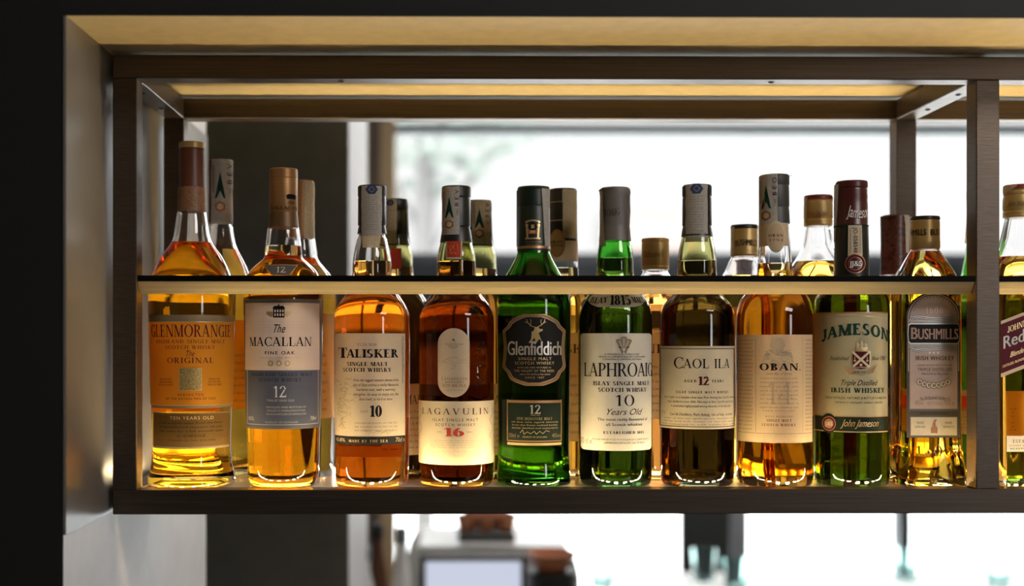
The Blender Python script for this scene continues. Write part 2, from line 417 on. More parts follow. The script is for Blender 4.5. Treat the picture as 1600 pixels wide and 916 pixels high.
class Skin:
    """a sheet and its print, laid on a bottle's surface (rr: on a cap of that radius)"""
    def __init__(s, bt, eps=.0004, rr=None):
        s.b, s.mb, s.eps, s.rr = bt, MB(), eps, rr
    def A(s, px, py=None): return s.b.ang(px, s.Z(py) if py else .05, s.rr)
    def Z(s, py): return s.b.hz(py, rr=s.rr)
    def at(s, a, z, lift):
        r = (s.rr if s.rr else s.b.rad(a, z))+s.eps+lift
        return (r*sin(a), -r*cos(a), z)
    def sheet(s, rows, m, ncol=28, lift=0, sub=1):
        """rows: (y, x left, x right)"""
        if sub > 1:
            rr = []
            for a, b in zip(rows, rows[1:]):
                for i in range(sub): rr.append(tuple(p+(q-p)*i/sub for p, q in zip(a, b)))
            rows = rr+[rows[-1]]
        vs, fs = [], []
        for y, xl, xr in rows:
            z = s.Z(y); a0, a1 = s.A(xl, y), s.A(xr, y)
            vs += [s.at(a0+(a1-a0)*i/ncol, z, lift) for i in range(ncol+1)]
        n = ncol+1
        for i in range(len(rows)-1):
            for j in range(ncol): fs.append((i*n+j, (i+1)*n+j, (i+1)*n+j+1, i*n+j+1))
        s.mb.add(vs, fs, m)
    def rect(s, x0, x1, y0, y1, m, lift=0, ncol=None, sub=1):
        n = ncol or max(2, int(abs(x1-x0)/4)); s.sheet([(y0, x0, x1), (y1, x0, x1)], m, n, lift, sub)
    def frame(s, x0, x1, y0, y1, t, m, lift=.0003):
        s.rect(x0, x1, y0, y0+t, m, lift); s.rect(x0, x1, y1-t, y1, m, lift)
        s.rect(x0, x0+t, y0, y1, m, lift, 1); s.rect(x1-t, x1, y0, y1, m, lift, 1)
    def text(s, t, x0, x1, y0, y1, m, font='sans', track=0.0, shear=0.0, lift=.0004, arch=0.0, bold=0, rot=0):
        """line of text filling the box x0..x1 (pixels), caps from y0 (top) to y1 (baseline); rot 90: reads upwards, 270: downwards"""
        V, Fs, wd = layout(t, font, track, shear)
        if not V: return
        wd = max(x for x, y in V)
        z0, z1 = s.Z(y1), s.Z(y0); ym = (y0+y1)/2
        a0, a1 = s.A(x0, ym), s.A(x1, ym)
        for k in range(1+bold):
            vs = []
            for x, y in V:
                u, v = (x+k*.03)/wd, y
                if rot == 90: u, v = 1-v, u
                elif rot == 270: u, v = v, 1-u
                dz = -arch*(2*u-1)**2*(z1-z0)
                vs.append(s.at(a0+(a1-a0)*u, z0+(z1-z0)*v+dz, lift))
            s.mb.add(vs, Fs, m)
    def poly(s, pts, m, lift=.0003):
        if len(pts) in (4, 5, 6) and max(p[0] for p in pts)-min(p[0] for p in pts) > 12 and m != 'cream_paper': return s.fan(pts, m, lift)
        s.mb.add([s.at(s.A(x, y), s.Z(y), lift) for x, y in pts], [tuple(range(len(pts)))], m)
    def fan(s, pts, m, lift=.0003):
        xc, yc = sum(p[0] for p in pts)/len(pts), sum(p[1] for p in pts)/len(pts); n = len(pts)
        ring = [((a[0]+b[0])/2 if j else a[0], (a[1]+b[1])/2 if j else a[1]) for a, b in zip(pts, pts[1:]+pts[:1]) for j in (0, 1)]
        mid = [((x+xc)/2, (y+yc)/2) for x, y in ring]; q = len(ring)
        s.mb.add([s.at(s.A(x, y), s.Z(y), lift) for x, y in ring+mid+[(xc, yc)]], [(i, (i+1) % q, q+(i+1) % q, q+i) for i in range(q)]+[(q+i, q+(i+1) % q, 2*q) for i in range(q)], m)
    def ellipse(s, cx, cy, rx, ry, m, lift=0, n=10, inner=0):
        rows = []
        for i in range(2*n+1):
            a = pi*i/(2*n); rows.append((cy-ry*cos(a), cx-rx*sin(a)-.05, cx+rx*sin(a)+.05))
        s.sheet(rows, m, max(4, int(rx/3)), lift)
    def stroke(s, pts, wpx, m, lift=.0003):
        """polyline of pixel points drawn wpx wide"""
        fine = []
        for (xa, ya), (xb, yb) in zip(pts, pts[1:]):
            n = max(1, int(abs(xb-xa)/6)); fine += [(xa+(xb-xa)*i/n, ya+(yb-ya)*i/n) for i in range(n)]
        fine.append(pts[-1]); pts = fine
        for (xa, ya), (xb, yb) in zip(pts, pts[1:]):
            d = sqrt((xb-xa)**2+(yb-ya)**2) or 1; nx, ny = -(yb-ya)/d*wpx/2, (xb-xa)/d*wpx/2
            s.poly([(xa+nx, ya+ny), (xb+nx, yb+ny), (xb-nx, yb-ny), (xa-nx, ya-ny)], m, lift)
    def lines(s, n, x0, x1, y0, y1, m, words=None, h=.55, font='sans', shear=0, seed=1, ragged=.06):
        """n lines of small print between y0 and y1"""
        rnd = random.Random(seed)
        W = (words or 'distilled and matured in oak casks for a full smooth taste from the finest malted barley and soft water of the isle aged slowly').split()
        p = (y1-y0)/n
        for i in range(n):
            k = rnd.randrange(len(W)); t = ' '.join(W[(k+j) % len(W)] for j in range(max(3, int((x1-x0)/13))))
            g = rnd.random()*ragged*(x1-x0)/2
            s.text(t, x0+g, x1-g, y0+p*i+p*(1-h)*.5, y0+p*i+p*(1+h)*.5, m, font, 0, shear)
    def done(s, name='label', label=None):
        o = s.mb.build(name, s.b.root, sharp=60, fix=False)
        if label: o['label'] = label
        return o

def cap(bt, prof, m, name='cap', bands=()):
    """lathe cap from px profile (half width, y) top to bottom; bands: (y0, y1, material) recoloured zones"""
    g = MB(); pr = [(max(h, .01)*bt.k, bt.pz(y)) for h, y in prof]
    n = 48
    allp = [(0.0008, pr[0][1])]+pr
    for i in range(len(allp)-1):
        ym = CY-((allp[i][1]+allp[i+1][1])/2+SH)/bt.k
        mm = m
        for y0, y1, bm in bands:
            if y0 <= ym <= y1: mm = bm
        g.lathe([allp[i], allp[i+1]], mm, n, close0=(i == 0), close1=False)
    # underside
    g.lathe([allp[-1], (.004, allp[-1][1]-.0002)], m, n, close0=False, close1=True)
    import bmesh
    me = g.build(name, bt.root, sharp=28)
    b2 = bmesh.new(); b2.from_mesh(me.data); bmesh.ops.remove_doubles(b2, verts=b2.verts, dist=1e-6); bmesh.ops.recalc_face_normals(b2, faces=b2.faces); b2.to_mesh(me.data); b2.free()
    me.data.set_sharp_from_angle(angle=radians(28))
    return me
def stamp(bt, hw, x0, x1, y0, y1, m='stamp_paper', style='plain', over=True, letters='BEV'):
    """paper duty strip glued over the cap: down the side and across the top"""
    rr = hw*bt.k+.0003; k = Skin(bt, .0003, rr)
    rnd = random.Random(int(x0)); rows = []
    n = 10
    for i in range(n+1):
        y = y0+(y1-y0)*i/n; rows.append((y, x0+rnd.uniform(-.5, .5), x1+rnd.uniform(-.5, .5)))
    k.sheet(rows, m, 10)
    if over:
        z = k.Z(y0); a0, a1 = k.A(x0, y0), k.A(x1, y0); vs = []; nn = 8
        for i in range(nn+1):
            a = a0+(a1-a0)*i/nn; p = k.at(a, z, 0); q = k.at(a0+(a1-a0)*.5, z+.0007, 0)
            vs.append(p)
        am = (a0+a1)/2; top = z+.0009
        ex = [(p[0]*.96, p[1]*.96, top+random.uniform(-.0002, .0004)) for p in vs]
        back = [(p[0]-2*rr*.8*sin(am), p[1]+2*rr*.8*cos(am), top) for p in ex]
        m_ = nn+1
        fs = [(i, i+1, m_+i+1, m_+i) for i in range(nn)]+[(m_+i, m_+i+1, 2*m_+i+1, 2*m_+i) for i in range(nn)]
        k.mb.add(vs+ex+back, fs, m)
    xc = (x0+x1)/2; w_ = x1-x0; h = y1-y0
    if style == 'hex':
        k.fan([(xc+w_*.30*cos(radians(60*i)), y0+h*.06+w_*.30*sin(radians(60*i))*.9) for i in range(6)], 'ink_navy', .0003)
        k.stroke([(xc-w_*.14, y0+h*.06), (xc, y0+h*.06-w_*.14), (xc+w_*.14, y0+h*.06), (xc, y0+h*.06+w_*.14), (xc-w_*.14, y0+h*.06)], .5, 'stamp_paper', .0005)
        for i in range(16): k.stroke([(xc-w_*.3, y0+h*(.2+.045*i)), (xc+w_*.3, y0+h*(.2+.045*i)+rnd.uniform(-1, 1))], .45, 'ink_grey', .0003)
    elif style == 'spire':
        xs = x0+w_*.42; yb, yt = y0+h*.60, y0+h*.18
        k.poly([(xs-w_*.24, yb), (xs-w_*.16, yb), (xs, yb-h*.12), (xs, yt)], 'ink_green'); k.poly([(xs+w_*.24, yb), (xs+w_*.16, yb), (xs, yb-h*.12), (xs, yt)], 'ink_green')
        k.fan([(xs+w_*.27*cos(radians(60*i+30)), y0+h*.73+w_*.27*sin(radians(60*i+30))) for i in range(6)], 'ink_rust')
        k.fan([(xs+w_*.16*cos(radians(60*i+30)), y0+h*.73+w_*.16*sin(radians(60*i+30))) for i in range(6)], 'stamp_paper_tan', .0005)
        k.text(letters, x1-w_*.26, x1-w_*.06, y0+h*.05, y0+h*.38, 'ink_black', 'sans', .5, rot=90)
        k.text('1 litri', x1-w_*.2, x1-w_*.08, y0+h*.44, y0+h*.56, 'ink_black', 'sans', rot=90)
        for i in range(5): k.stroke([(x0+w_*.08+i*.7, y0+h*.08), (x0+w_*.08+i*.7, y0+h*.5)], .3, 'ink_grey')
    k.done('duty_stamp')
    return k

FG, BGp = 'bottles in the front row of the shelf', 'bottles in the back row of the shelf'
YF, YB = .071, .152
NECKS = [(20.5, 372), (23, 380)]

# ================================================================== the setting
XL = P(176, 500, 0)[0]; XM0, XM1 = P(1525.5, 500, 0)[0], P(1562, 500, 0)[0]; XEND = XM1+.45
BAR = .0232
ZT = P(176, 85.5, 0)[2]; ZB = P(176, 804.5, 0)[2]
ZTI, ZBI = P(217, 122, 0)[2], P(217, 766, 0)[2]
YBK = .212
XRV = XL-.0085                                # face of the reveal
ZSO = ZT+.0045                                # soffit
YFR = P(100, 26, 0)[1]-.125; YRV = .50; YSO = .375
FL = -EYE; CE = 1.25
def front_wall():
    b = MB(); return b
struct('wall_left', [(-3.0, XRV, YFR, YSO, FL, ZSO), (-3.0, XRV, YSO, YRV, FL, CE)], 'charcoal_paint')
# repaint the reveal side of that wall
wl = bpy.data.objects['wall_left']; wl.data.materials.append(M['grey_reveal_paint'])
for p in wl.data.polygons:
    if p.normal.x > .9: p.material_index = 1
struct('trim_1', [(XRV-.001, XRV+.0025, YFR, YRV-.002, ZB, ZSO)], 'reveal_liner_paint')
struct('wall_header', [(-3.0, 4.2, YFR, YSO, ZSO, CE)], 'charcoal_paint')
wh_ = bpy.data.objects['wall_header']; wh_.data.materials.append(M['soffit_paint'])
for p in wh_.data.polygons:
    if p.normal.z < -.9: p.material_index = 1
struct('wall_parapet', [(XRV, 4.2, YFR+.02, YSO, FL, -.62)], 'charcoal_paint')
mat('bar_wall_paint', (.03, .028, .025), .7); mat('room_wall_paint', (.62, .60, .58), .7); mat('floor_tiles', (.22, .19, .165), .4, noise=.15, scale=(3, 3, 3)); mat('ceiling_paint', (.6, .58, .55), .8)
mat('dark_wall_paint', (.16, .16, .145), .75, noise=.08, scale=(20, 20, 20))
struct('floor', [(-3.2, 4.4, -3.7, 3.5, FL-.1, FL)], 'floor_tiles')
struct('ceiling', [(-3.2, 4.4, -3.7, 3.5, CE, CE+.1)], 'ceiling_paint')
struct('wall_behind_bar', [(-3.2, 2.3, -3.7, -3.5, FL, CE), (3.0, 4.4, -3.7, -3.5, FL, CE), (2.3, 3.0, -3.7, -3.5, FL, -.1), (2.3, 3.0, -3.7, -3.5, .85, CE)], 'bar_wall_paint')
struct('wall_bar_left', [(-3.2, -3.0, -3.5, 3.4, FL, CE)], 'bar_wall_paint')
struct('wall_right', [(4.2, 4.4, -3.5, 3.4, FL, CE)], 'bar_wall_paint')
# dark column between the opening and the street window
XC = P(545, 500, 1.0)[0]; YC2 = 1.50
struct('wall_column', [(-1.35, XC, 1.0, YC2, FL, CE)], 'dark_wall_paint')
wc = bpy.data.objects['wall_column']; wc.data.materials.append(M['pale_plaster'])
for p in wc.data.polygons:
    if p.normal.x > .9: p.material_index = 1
# street wall and its big window
YW = 3.2; XW0 = P(618, 500, YW)[0]; XW1 = 4.0; ZW1 = P(1000, 196, YW)[2]; ZW2 = 1.20
struct('wall_street', [(-3.0, XW0-.11, YW, YW+.2, FL, CE), (XW0-.11, 4.2, YW, YW+.2, ZW2, CE), (XW1, 4.2, YW, YW+.2, FL, ZW2), (XW0-.11, XW1, YW, YW+.2, FL, -1.35)], 'room_wall_paint')
mat('wood_frame', (.085, .058, .038), .5, noise=.2, scale=(60, 60, 4)); mat('wood_frame_lit', (.38, .27, .15), .5); mat('teal_frame', (.03, .055, .06), .4); mat('slate_frame', (.085, .095, .115), .4); mat('mullion_frame', (.03, .036, .045), .4)
wn = MB(); wn.box(XW0-.108, XW0-.052, YW-.04, YW+.1, -1.35, ZW2, 'wood_frame'); wn.box(XW0-.052, XW0, YW-.02, YW+.08, -1.35, ZW2, 'wood_frame_lit')  # paler second strip stands for the jamb's side lit by daylight
zt = ZW1; wn.box(XW0, XW1, YW, YW+.08, zt-.026, zt+.004, 'teal_frame')
zs1, zs0 = P(1000, 396, YW)[2], P(1000, 412, YW)[2]
wn.box(XW0, XW1, YW, YW+.09, zs0, zs1, 'slate_frame'); wn.box(XW0, XW1, YW-.03, YW+.10, zs0-.26, zs0, 'mullion_frame')  # lower rail deepened out of view to darken what the bottles refract
xm0, xm1 = P(1406, 850, YW)[0], P(1424, 850, YW)[0]
wn.box(xm0, xm1, YW, YW+.08, -1.35, zt, 'mullion_frame')
o = wn.build('window_1'); o['kind'] = 'structure'
m_, nt_, N_, L_, b_ = nodes('window_pane_glass'); N_.remove(b_)
t_ = N_.new('ShaderNodeBsdfTransparent'); g_ = N_.new('ShaderNodeBsdfGlossy'); x_ = N_.new('ShaderNodeMixShader'); f_ = N_.new('ShaderNodeFresnel')
t_.inputs[0].default_value = (.96, .98, .97, 1); g_.inputs['Roughness'].default_value = .02; f_.inputs[0].default_value = 1.3
L_.new(f_.outputs[0], x_.inputs[0]); L_.new(t_.outputs[0], x_.inputs[1]); L_.new(g_.outputs[0], x_.inputs[2]); L_.new(x_.outputs[0], N_['Material Output'].inputs['Surface'])
for za, zb in ((-1.35, zs0-.26), (zs1, zt-.026), (zt+.004, ZW2)):
    gl = MB(); gl.box(XW0, XW1, YW+.05, YW+.054, za, zb, 'window_pane_glass'); gl.build('pane', o, (0, 0, 0))
# street outside
mat('pavement', (.70, .69, .68), .8, noise=.05, scale=(2, 2, 2)); mat('facade_plaster', (.105, .098, .096), .85, noise=.03, scale=(.5, .5, .5)); mat('facade_window', (.072, .072, .078), .3); mat('facade_trim', (.095, .08, .074), .8); mat('awning_red', (.14, .10, .088), .8)
struct('pavement', [(-30, 40, 3.4, 30, FL-.12, FL-.02)], 'pavement')
fb = thing('townhouse', (6, 13, FL-.02), 'pale plaster townhouse front across the street, seen blurred through the window', 'building')
q = MB(); q.box(-22, 30, 0, 1.0, 0, 4.9, 'facade_plaster'); q.build('facade', fb)
for i in range(12):
    for j in range(1):
        x = -16+i*3.3; z0 = .9+j*3.1
        q = MB(); q.box(x, x+1.25, -.04, .0, z0, z0+1.7, 'facade_window'); q.box(x-.15, x+1.4, -.10, -.0, z0-.14, z0, 'facade_trim'); q.build('window', fb)
for i, x in enumerate((-9.5, -4.2, 2.4, 6.0)):
    q = MB(); q.box(x, x+1.1, -.06, 0, 2.7, 3.1, 'awning_red'); q.build('shop_sign', fb)

tr = thing('street_tree', (P(662, 400, 8.5)[0], 8.5, FL-.02), 'slim grey street tree outside, seen blurred at the left side of the window', 'tree')
mat('bark', (.06, .055, .052), .8, noise=.3, scale=(6, 6, 2)); mat('pale_leaves', (.105, .118, .102), .7)
q = MB(); q.tube([(0, 0, 0), (.03, 0, 1.0), (-.02, .02, 2.0), (.03, 0, 3.2)], .085, 'bark', 12); q.build('trunk', tr)
for dx, dz, z0 in ((.5, .9, 2.2), (-.45, .8, 2.4), (.3, 1.2, 2.7)):
    q = MB(); q.tube([(0, 0, z0), (dx*.5, 0, z0+dz*.6), (dx, .05, z0+dz)], .03, 'bark', 8); q.build('branch', tr)
rl = random.Random(4); q = MB()
for i in range(420):
    a, b_, r = rl.uniform(0, 6.28), rl.uniform(-1, 1), rl.uniform(.3, 1)**.5
    x, y, z = .95*r*cos(a)*sqrt(1-b_*b_), .8*r*sin(a)*sqrt(1-b_*b_), 3.6+.8*r*b_; u, v = rl.uniform(-.07, .07), rl.uniform(-.07, .07)
    q.add([(x-.06, y, z), (x+u, y+.03, z+.05), (x+.06, y, z+v), (x-u, y-.03, z-.05)], [(0, 1, 2, 3)], 'pale_leaves')
q.build('foliage', tr, fix=False)

# ================================================================== shelf unit
U = thing('bar_shelf_unit', (0, 0, 0), 'bronze metal display shelf frame holding the whisky bottles in the wall opening', 'shelf unit')
U.location = (XL, 0, ZB+EYE)
def upart(name, boxes, m, bev=.0008):
    b = MB()
    for x0, x1, y0, y1, z0, z1 in boxes: b.box(x0-XL, x1-XL, y0, y1, z0-ZB, z1-ZB, m, bev)
    return b.build(name, U, sharp=30)
for nm, x0, y0 in (('upright', XL, 0), ('upright', XM0, 0), ('upright', XEND, 0), ('upright', XL, YBK), ('upright', XM0, YBK), ('upright', XEND, YBK)):
    b1 = XM1-XM0 if x0 == XM0 else BAR
    upart(nm, [(x0, x0+b1, y0, y0+BAR, ZBI, ZTI)], 'bronze_post')
for z0, z1 in ((ZTI, ZT), (ZB, ZBI)):
    for y0 in (0, YBK): upart('crossbar', [(XL, XEND+BAR, y0, y0+BAR, z0, z1)], 'bronze_bar')
    for x0 in (XL, XM0, XEND):
        upart('depth_bar', [(x0, x0+BAR, BAR, YBK, z0, z1)], 'bronze_post')
for xa, xb in ((XL+BAR, XM0), (XM1, XEND)):
    b = MB(); b.box(xa-XL, xb-XL, .0300, YBK-.004, SH-.005-ZB, SH-ZB, 'shelf_white', .0008); b.build('shelf_panel', U)
    for ya in (.0242, YBK-.0036):
        b = MB(); b.box(xa-XL+.004, xb-XL-.004, ya, ya+.0030, SH-.0030-ZB, SH-.0002-ZB, 'shelf_white')
        nl = int((xb-xa-.02)/.0135)                 # row of small diodes along the strip
        for i in range(nl+1):
            xx = xa-XL+.010+i*(xb-xa-.020)/nl; b.box(xx-.0026, xx+.0026, ya+.0003, ya+.0027, SH-.0002-ZB, SH+.0018-ZB, 'led_glow' if ya < .1 else 'led_glow_back')
        b.build('led_strip', U)
    # guard rail across the front: dark lip on top, brass face leaning inwards below it
    z1, zm, z0 = P(700, 430.5, 0)[2]-ZB, P(700, 440, 0)[2]-ZB, P(700, 459.5, .010)[2]-ZB
    def profbar(pts, m, name, par):
        b = MB(); b.rings([[(x, y, z) for y, z in pts] for x in (xa-XL+.0006, xb-XL-.0006)], m); return b.build(name, par, sharp=20)
    r_ = profbar([(.002, z1), (.016, z1), (.016, zm), (.002, zm)], 'black_lip', 'guard_rail', U)
    profbar([(.0025, zm), (.0145, zm), (.0145, z0), (.0116, z0), (.0072, z0+.0058), (.0068, z0+.0060)], 'brass_rail', 'brass_trim', r_)
def screw(x, y, z, r=.0032, up=False):
    b = MB(); b.lathe([(r, -.0012), (r*.6, -.0016), (r*.3, -.0008)], 'dark_screw', 16); b.build('screw', U, (x-XL, y, z-ZB))
for px in (533, 1205): screw(P(px, 126, .012)[0], .012, ZTI+.0006)
for x in (XL+BAR/2, XM0+BAR/2):
    for y in (.07, .15): screw(x, y, ZTI+.0006)
b = MB(); b.lathe([(.0045, 0), (.0042, .003), (.003, .0046), (.001, .005)], 'stopper_glass', 20)
o = b.build('shelf_bumper', loc=(P(708, 760, .0295)[0], .0352, SH)); tag(o, 'tiny clear glass bumper on the shelf edge below the tan oval label', 'bumper')

# ================================================================== front row bottles
def std_body(t, w0, base=757, foot=None, w_top=None):
    """shoulder and straight body below the neck for a round bottle"""
    return [(w0*.62, t), (w0*.80, t+9), (w0*.94, t+21), (w0, t+36), (w0, 560), (w0*.995, 660), (w0*.985, 735), (w0*.975, base-3)]

# --- 1 slim-necked bottle with orange label
b1 = Bottle(300, YF+.003, [(15, 240), (18, 322), (22.5, 332), (25.5, 350), (31, 378), (47, 401), (60, 427), (66.5, 448), (67.5, 475), (65.5, 540), (62.5, 620), (60.5, 690), (62, 722), (67, 746), (68.5, 756)],
  'clear bottle with a bright orange label and tall brown cap, first in the front row', FG, fill=380)
cap(b1, [(18.5, 223), (20, 224), (20.3, 233), (19.8, 234)]+[(19.4+.5*(i % 2), 236+i*2.9) for i in range(20)]+[(19.6, 293.5), (22, 294), (22.4, 312), (22.6, 331)], 'brown_cap', bands=((222.5, 233.5, 'dull_gold_cap'), (293.6, 332, 'tan_collar')))
k = Skin(b1, .0003, 20.6*b1.k); k.sheet([(226, 314, 320.2), (292, 315, 320.4)], 'cellophane', 6); k.sheet([(292, 313, 321), (330, 316, 322)], 'cellophane', 6); k.done('seal_strip')
k = Skin(b1)
k.rect(233.5, 366, 492, 503.5, 'bronze_border', sub=2); k.rect(234.5, 365.5, 503.5, 634, 'orange_paper', sub=12); k.rect(237.5, 362, 634, 638.5, 'bronze_border')
k.rect(234, 365.5, 502.6, 503.6, 'gold_foil', .0002); k.rect(237.5, 362, 633.6, 634.5, 'gold_foil', .0002)
k.text('GLENMORANGIE', 237.5, 359, 507.5, 526.5, 'ink_maroon', 'serif'); k.text('HIGHLAND SINGLE MALT', 245, 350, 531, 536.5, 'ink_maroon', 'serif', .12); k.text('SCOTCH WHISKY', 259, 335.5, 540, 545.5, 'ink_maroon', 'serif', .12)
k.text('The', 289, 304, 548, 557, 'ink_maroon', shear=.35); k.text('ORIGINAL', 262, 333, 559, 567.5, 'ink_maroon', 'serif', .1)
k.rect(280, 315, 575.5, 610.5, 'gold_speckle', .0002); k.frame(280, 315, 575.5, 610.5, .7, 'gold_foil')
for i, t in enumerate(('DISTILLED', 'AND MATURED', 'IN SCOTLAND')): k.text(t, 251-i, 269+i, 591.5+i*4.4, 594.3+i*4.4, 'ink_maroon')
for i, t in enumerate(('PRODUCED', 'IN SCOTLAND', 'SINCE 1843')): k.text(t, 326-i, 343+i, 591.5+i*4.4, 594.3+i*4.4, 'ink_maroon')
k.text('PERFECTED', 278, 318, 615.5, 619, 'ink_maroon', track=.2); k.text('BY THE SIXTEEN MEN OF TAIN', 260, 336, 621.5, 625.3, 'ink_maroon', track=.1)
k.done('label', 'orange main label')
k = Skin(b1); k.rect(240, 358.5, 645.5, 702, 'brown_paper', sub=5); k.rect(240, 358.5, 645.5, 647, 'bronze_border', .0002); k.rect(241, 357.5, 698.5, 702, 'bronze_border', .0002)
k.text('TEN YEARS OLD', 266, 333, 651, 656, 'gold_foil', track=.15); k.lines(3, 249, 348, 658, 677, 'ink_black', 'Glenmorangie is renowned the world over for its elegant single malt whisky of exquisite finesse no strong competitor Truly original since 1843'.split() and None, seed=4)
k.text('the GLENMORANGIE', 276, 321, 679, 683.6, 'ink_black', 'serif'); k.text('DISTILLERY CO. TAIN, ROSS-SHIRE', 262, 336, 687, 690, 'ink_black', track=.1); k.text('70cl', 245, 257, 686, 691, 'ink_brown'); k.text('40%vol', 341, 354, 681, 686, 'ink_brown')
k.done('label', 'dark brown lower label')

# --- 2 pinkish and slate label
b2 = Bottle(443, YF, [(17, 275), (19, 345), (24.5, 357), (27.5, 380), (29, 396), (31, 404), (39, 411), (52, 424), (59, 440), (61.8, 462), (61.5, 500), (59, 600), (56.5, 690), (55.5, 738), (53, 756)],
  'bottle with a pinkish cream and slate grey label, second in the front row', FG, fill=385, liq='gold_whisky')
cap(b2, [(21, 264.5), (22, 266), (22.2, 279), (21.5, 280), (22, 282), (22.3, 331), (21.6, 333), (22, 335), (23.5, 352), (24, 357)], 'bronze_cap', bands=((333, 358, 'bronze_collar'), (264, 266, 'copper_foil')))
k = Skin(b2, .0003, 22.4*b2.k)
k.text('NALLACAM', 424, 463.5, 322, 327, 'ink_black', 'serif'); k.text('The', 449, 459, 313.5, 318.5, 'ink_black', shear=.3); k.rect(448, 461, 306, 310.5, 'ink_black', .0003); k.poly([(446, 306), (450, 303), (459, 303), (463, 306)], 'ink_black')
k.done('cap_print')
k = Skin(b2); k.sheet([(413.5, 412, 465), (414.5, 413, 464)], 'gold_foil', 10, .0002); k.sheet([(413.5, 412.5, 464.5), (430, 424, 453)], 'grey_border', 14, 0, 4); k.text('12', 432, 446, 417, 426, 'ink_white', 'light'); k.stroke([(412, 413), (424, 429)], 1, 'gold_foil', .0005); k.stroke([(465, 413), (453, 429)], 1, 'gold_foil', .0005)
k.done('shoulder_label')
k = Skin(b2); k.rect(382.5, 502.5, 467, 671, 'grey_border', sub=14); k.rect(384, 498.5, 473, 579, 'pinkish_paper', .00018, sub=8); k.rect(387, 497.5, 579, 667.5, 'slate_paper', .00018, sub=8)
k.rect(388, 496.5, 663.5, 664.6, 'silver_foil', .0003); k.rect(387.3, 388, 579, 664, 'silver_foil', .0003, 1); k.rect(495.8, 496.6, 579, 664, 'silver_foil', .0003, 1)
k.rect(427, 444.5, 482, 496.5, 'ink_black', .0003); k.poly([(425.5, 482), (429, 478), (442.5, 478), (446, 482)], 'ink_black'); k.poly([(434, 478), (435.5, 474.5), (437, 478)], 'ink_black')
for i in range(4):
    for j in range(2): k.rect(429+i*4, 431.2+i*4, 484+j*6, 488+j*6, 'pinkish_paper', .0005, 1)
for sx in (-1, 1):
    for r in (0, 1, 2): k.ellipse(435.8+sx*(12+r*2.6), 490-r*.8+1, 3.2-r*.5, 4.4-r*.8, 'gold_foil', .0003, 5)
k.text('The', 425, 446, 507, 520, 'ink_black', shear=.45); k.text('MACALLAN', 391, 486, 527, 541, 'ink_black', 'serif'); k.text('FINE OAK', 414, 460, 549, 554, 'ink_black', track=.25, bold=1)
k.text('TRIPLE CASK MATURED', 407, 472, 558, 561, 'gold_foil', track=.25)
for i in range(3): k.ellipse(423+i*13, 568, 4.2, 4.6, 'gold_foil', .0003, 5); k.ellipse(423+i*13, 568, 2.2, 2.6, 'pinkish_paper', .0005, 4)
k.text('HIGHLAND SINGLE MALT', 394, 487, 583, 588, 'ink_black', 'serif', .12); k.text('SCOTCH WHISKY', 405, 471, 591, 596.5, 'ink_black', 'serif', .12)
k.text('12', 428, 447, 603.5, 621, 'ink_white', 'light'); k.text('TWELVE YEARS OLD', 417, 459, 624.5, 627.6, 'silver_foil', track=.15); k.lines(3, 416, 478, 634, 650, 'silver_foil', 'DISTILLED AND BOTTLED BY MACALLAN DISTILLERS LTD CRAIGELLACHIE SCOTLAND', seed=2)
k.text('40%VOL', 389.5, 398, 652, 658, 'ink_white'); k.text('700ml', 484, 493, 652, 658, 'ink_white'); k.text('PRODUCT OF SCOTLAND', 415, 465, 659, 661.5, 'silver_foil', track=.1)
k.done('label', 'pinkish cream label with slate grey lower half')

# --- 3 cream label with black foot band
b3 = Bottle(581.5, YF, [(17, 300), (20, 362), (24, 376), (29, 400), (30.5, 415), (31, 430), (34, 446), (41, 460), (51, 474), (57.5, 488), (59.3, 505), (59.3, 560), (58.5, 660), (57.5, 735), (56.5, 756)],
  'reddish whisky with a cream label above a black band, third in the front row', FG, fill=409, liq='copper_whisky')
cap(b3, [(21, 291), (22.3, 293), (22.3, 307), (21.2, 309), (22, 311), (22.2, 352), (20.8, 354), (22, 358), (23.2, 366)], 'navy_capsule')
stamp(b3, 22.8, 565, 596.5, 291.5, 367, style='hex')
k = Skin(b3, .0006); k.sheet([(366, 565.5, 595), (387, 567, 592)], 'stamp_paper_tan', 8, 0, 3); k.done('seal_tag')
k = Skin(b3); k.rect(523.8, 632.5, 521, 682.5, 'cream_paper', sub=12); k.rect(524.5, 632, 682.5, 695.5, 'black_paper', .0001)
k.text('ESTD 1830', 559, 588, 536.5, 541, 'ink_grey', 'serif', .1); k.text('T', 529.5, 543, 543.5, 559.5, 'ink_black', 'bold'); k.text('ALISKER', 542.5, 621.5, 546, 559, 'ink_black', 'bold')
k.text('SINGLE MALT', 543, 605, 566, 572, 'ink_black', 'bold', .08); k.text('SCOTCH WHISKY', 537, 611, 575, 581.2, 'ink_black', 'bold', .08)
for i, t in enumerate(('From the rugged western shores of the', 'Isle of Skye comes a richly flavoured,', 'maritime malt, with a warming', 'afterglow. So easy to enjoy yet, like', 'Skye itself, so hard to leave.')):
    d = (0, 0, 5, 0, 9)[i]; k.text(t, 552+d, 622-d, 592.2+i*7.4, 596.2+i*7.4, 'ink_black', shear=.35)
k.text('AGED', 563, 575.5, 641.5, 645, 'ink_grey', 'serif'); k.text('10', 577.5, 596.5, 634, 651.5, 'ink_black', 'bold')
k.lines(3, 553, 621, 658.5, 676, 'ink_grey', 'DISTILLED AT THE TALISKER DISTILLERY ON THE ISLE OF SKYE SCOTLAND CARBOST', h=.45, font='serif', seed=3)
k.text('MADE BY THE SEA', 545.5, 605.5, 687.5, 691.5, 'gold_foil', 'bold', .15); k.text('70cl e', 617, 631, 685, 692, 'ink_faint'); k.text('45.8%', 526, 540, 686, 691.5, 'ink_faint')
rnd = random.Random(3)
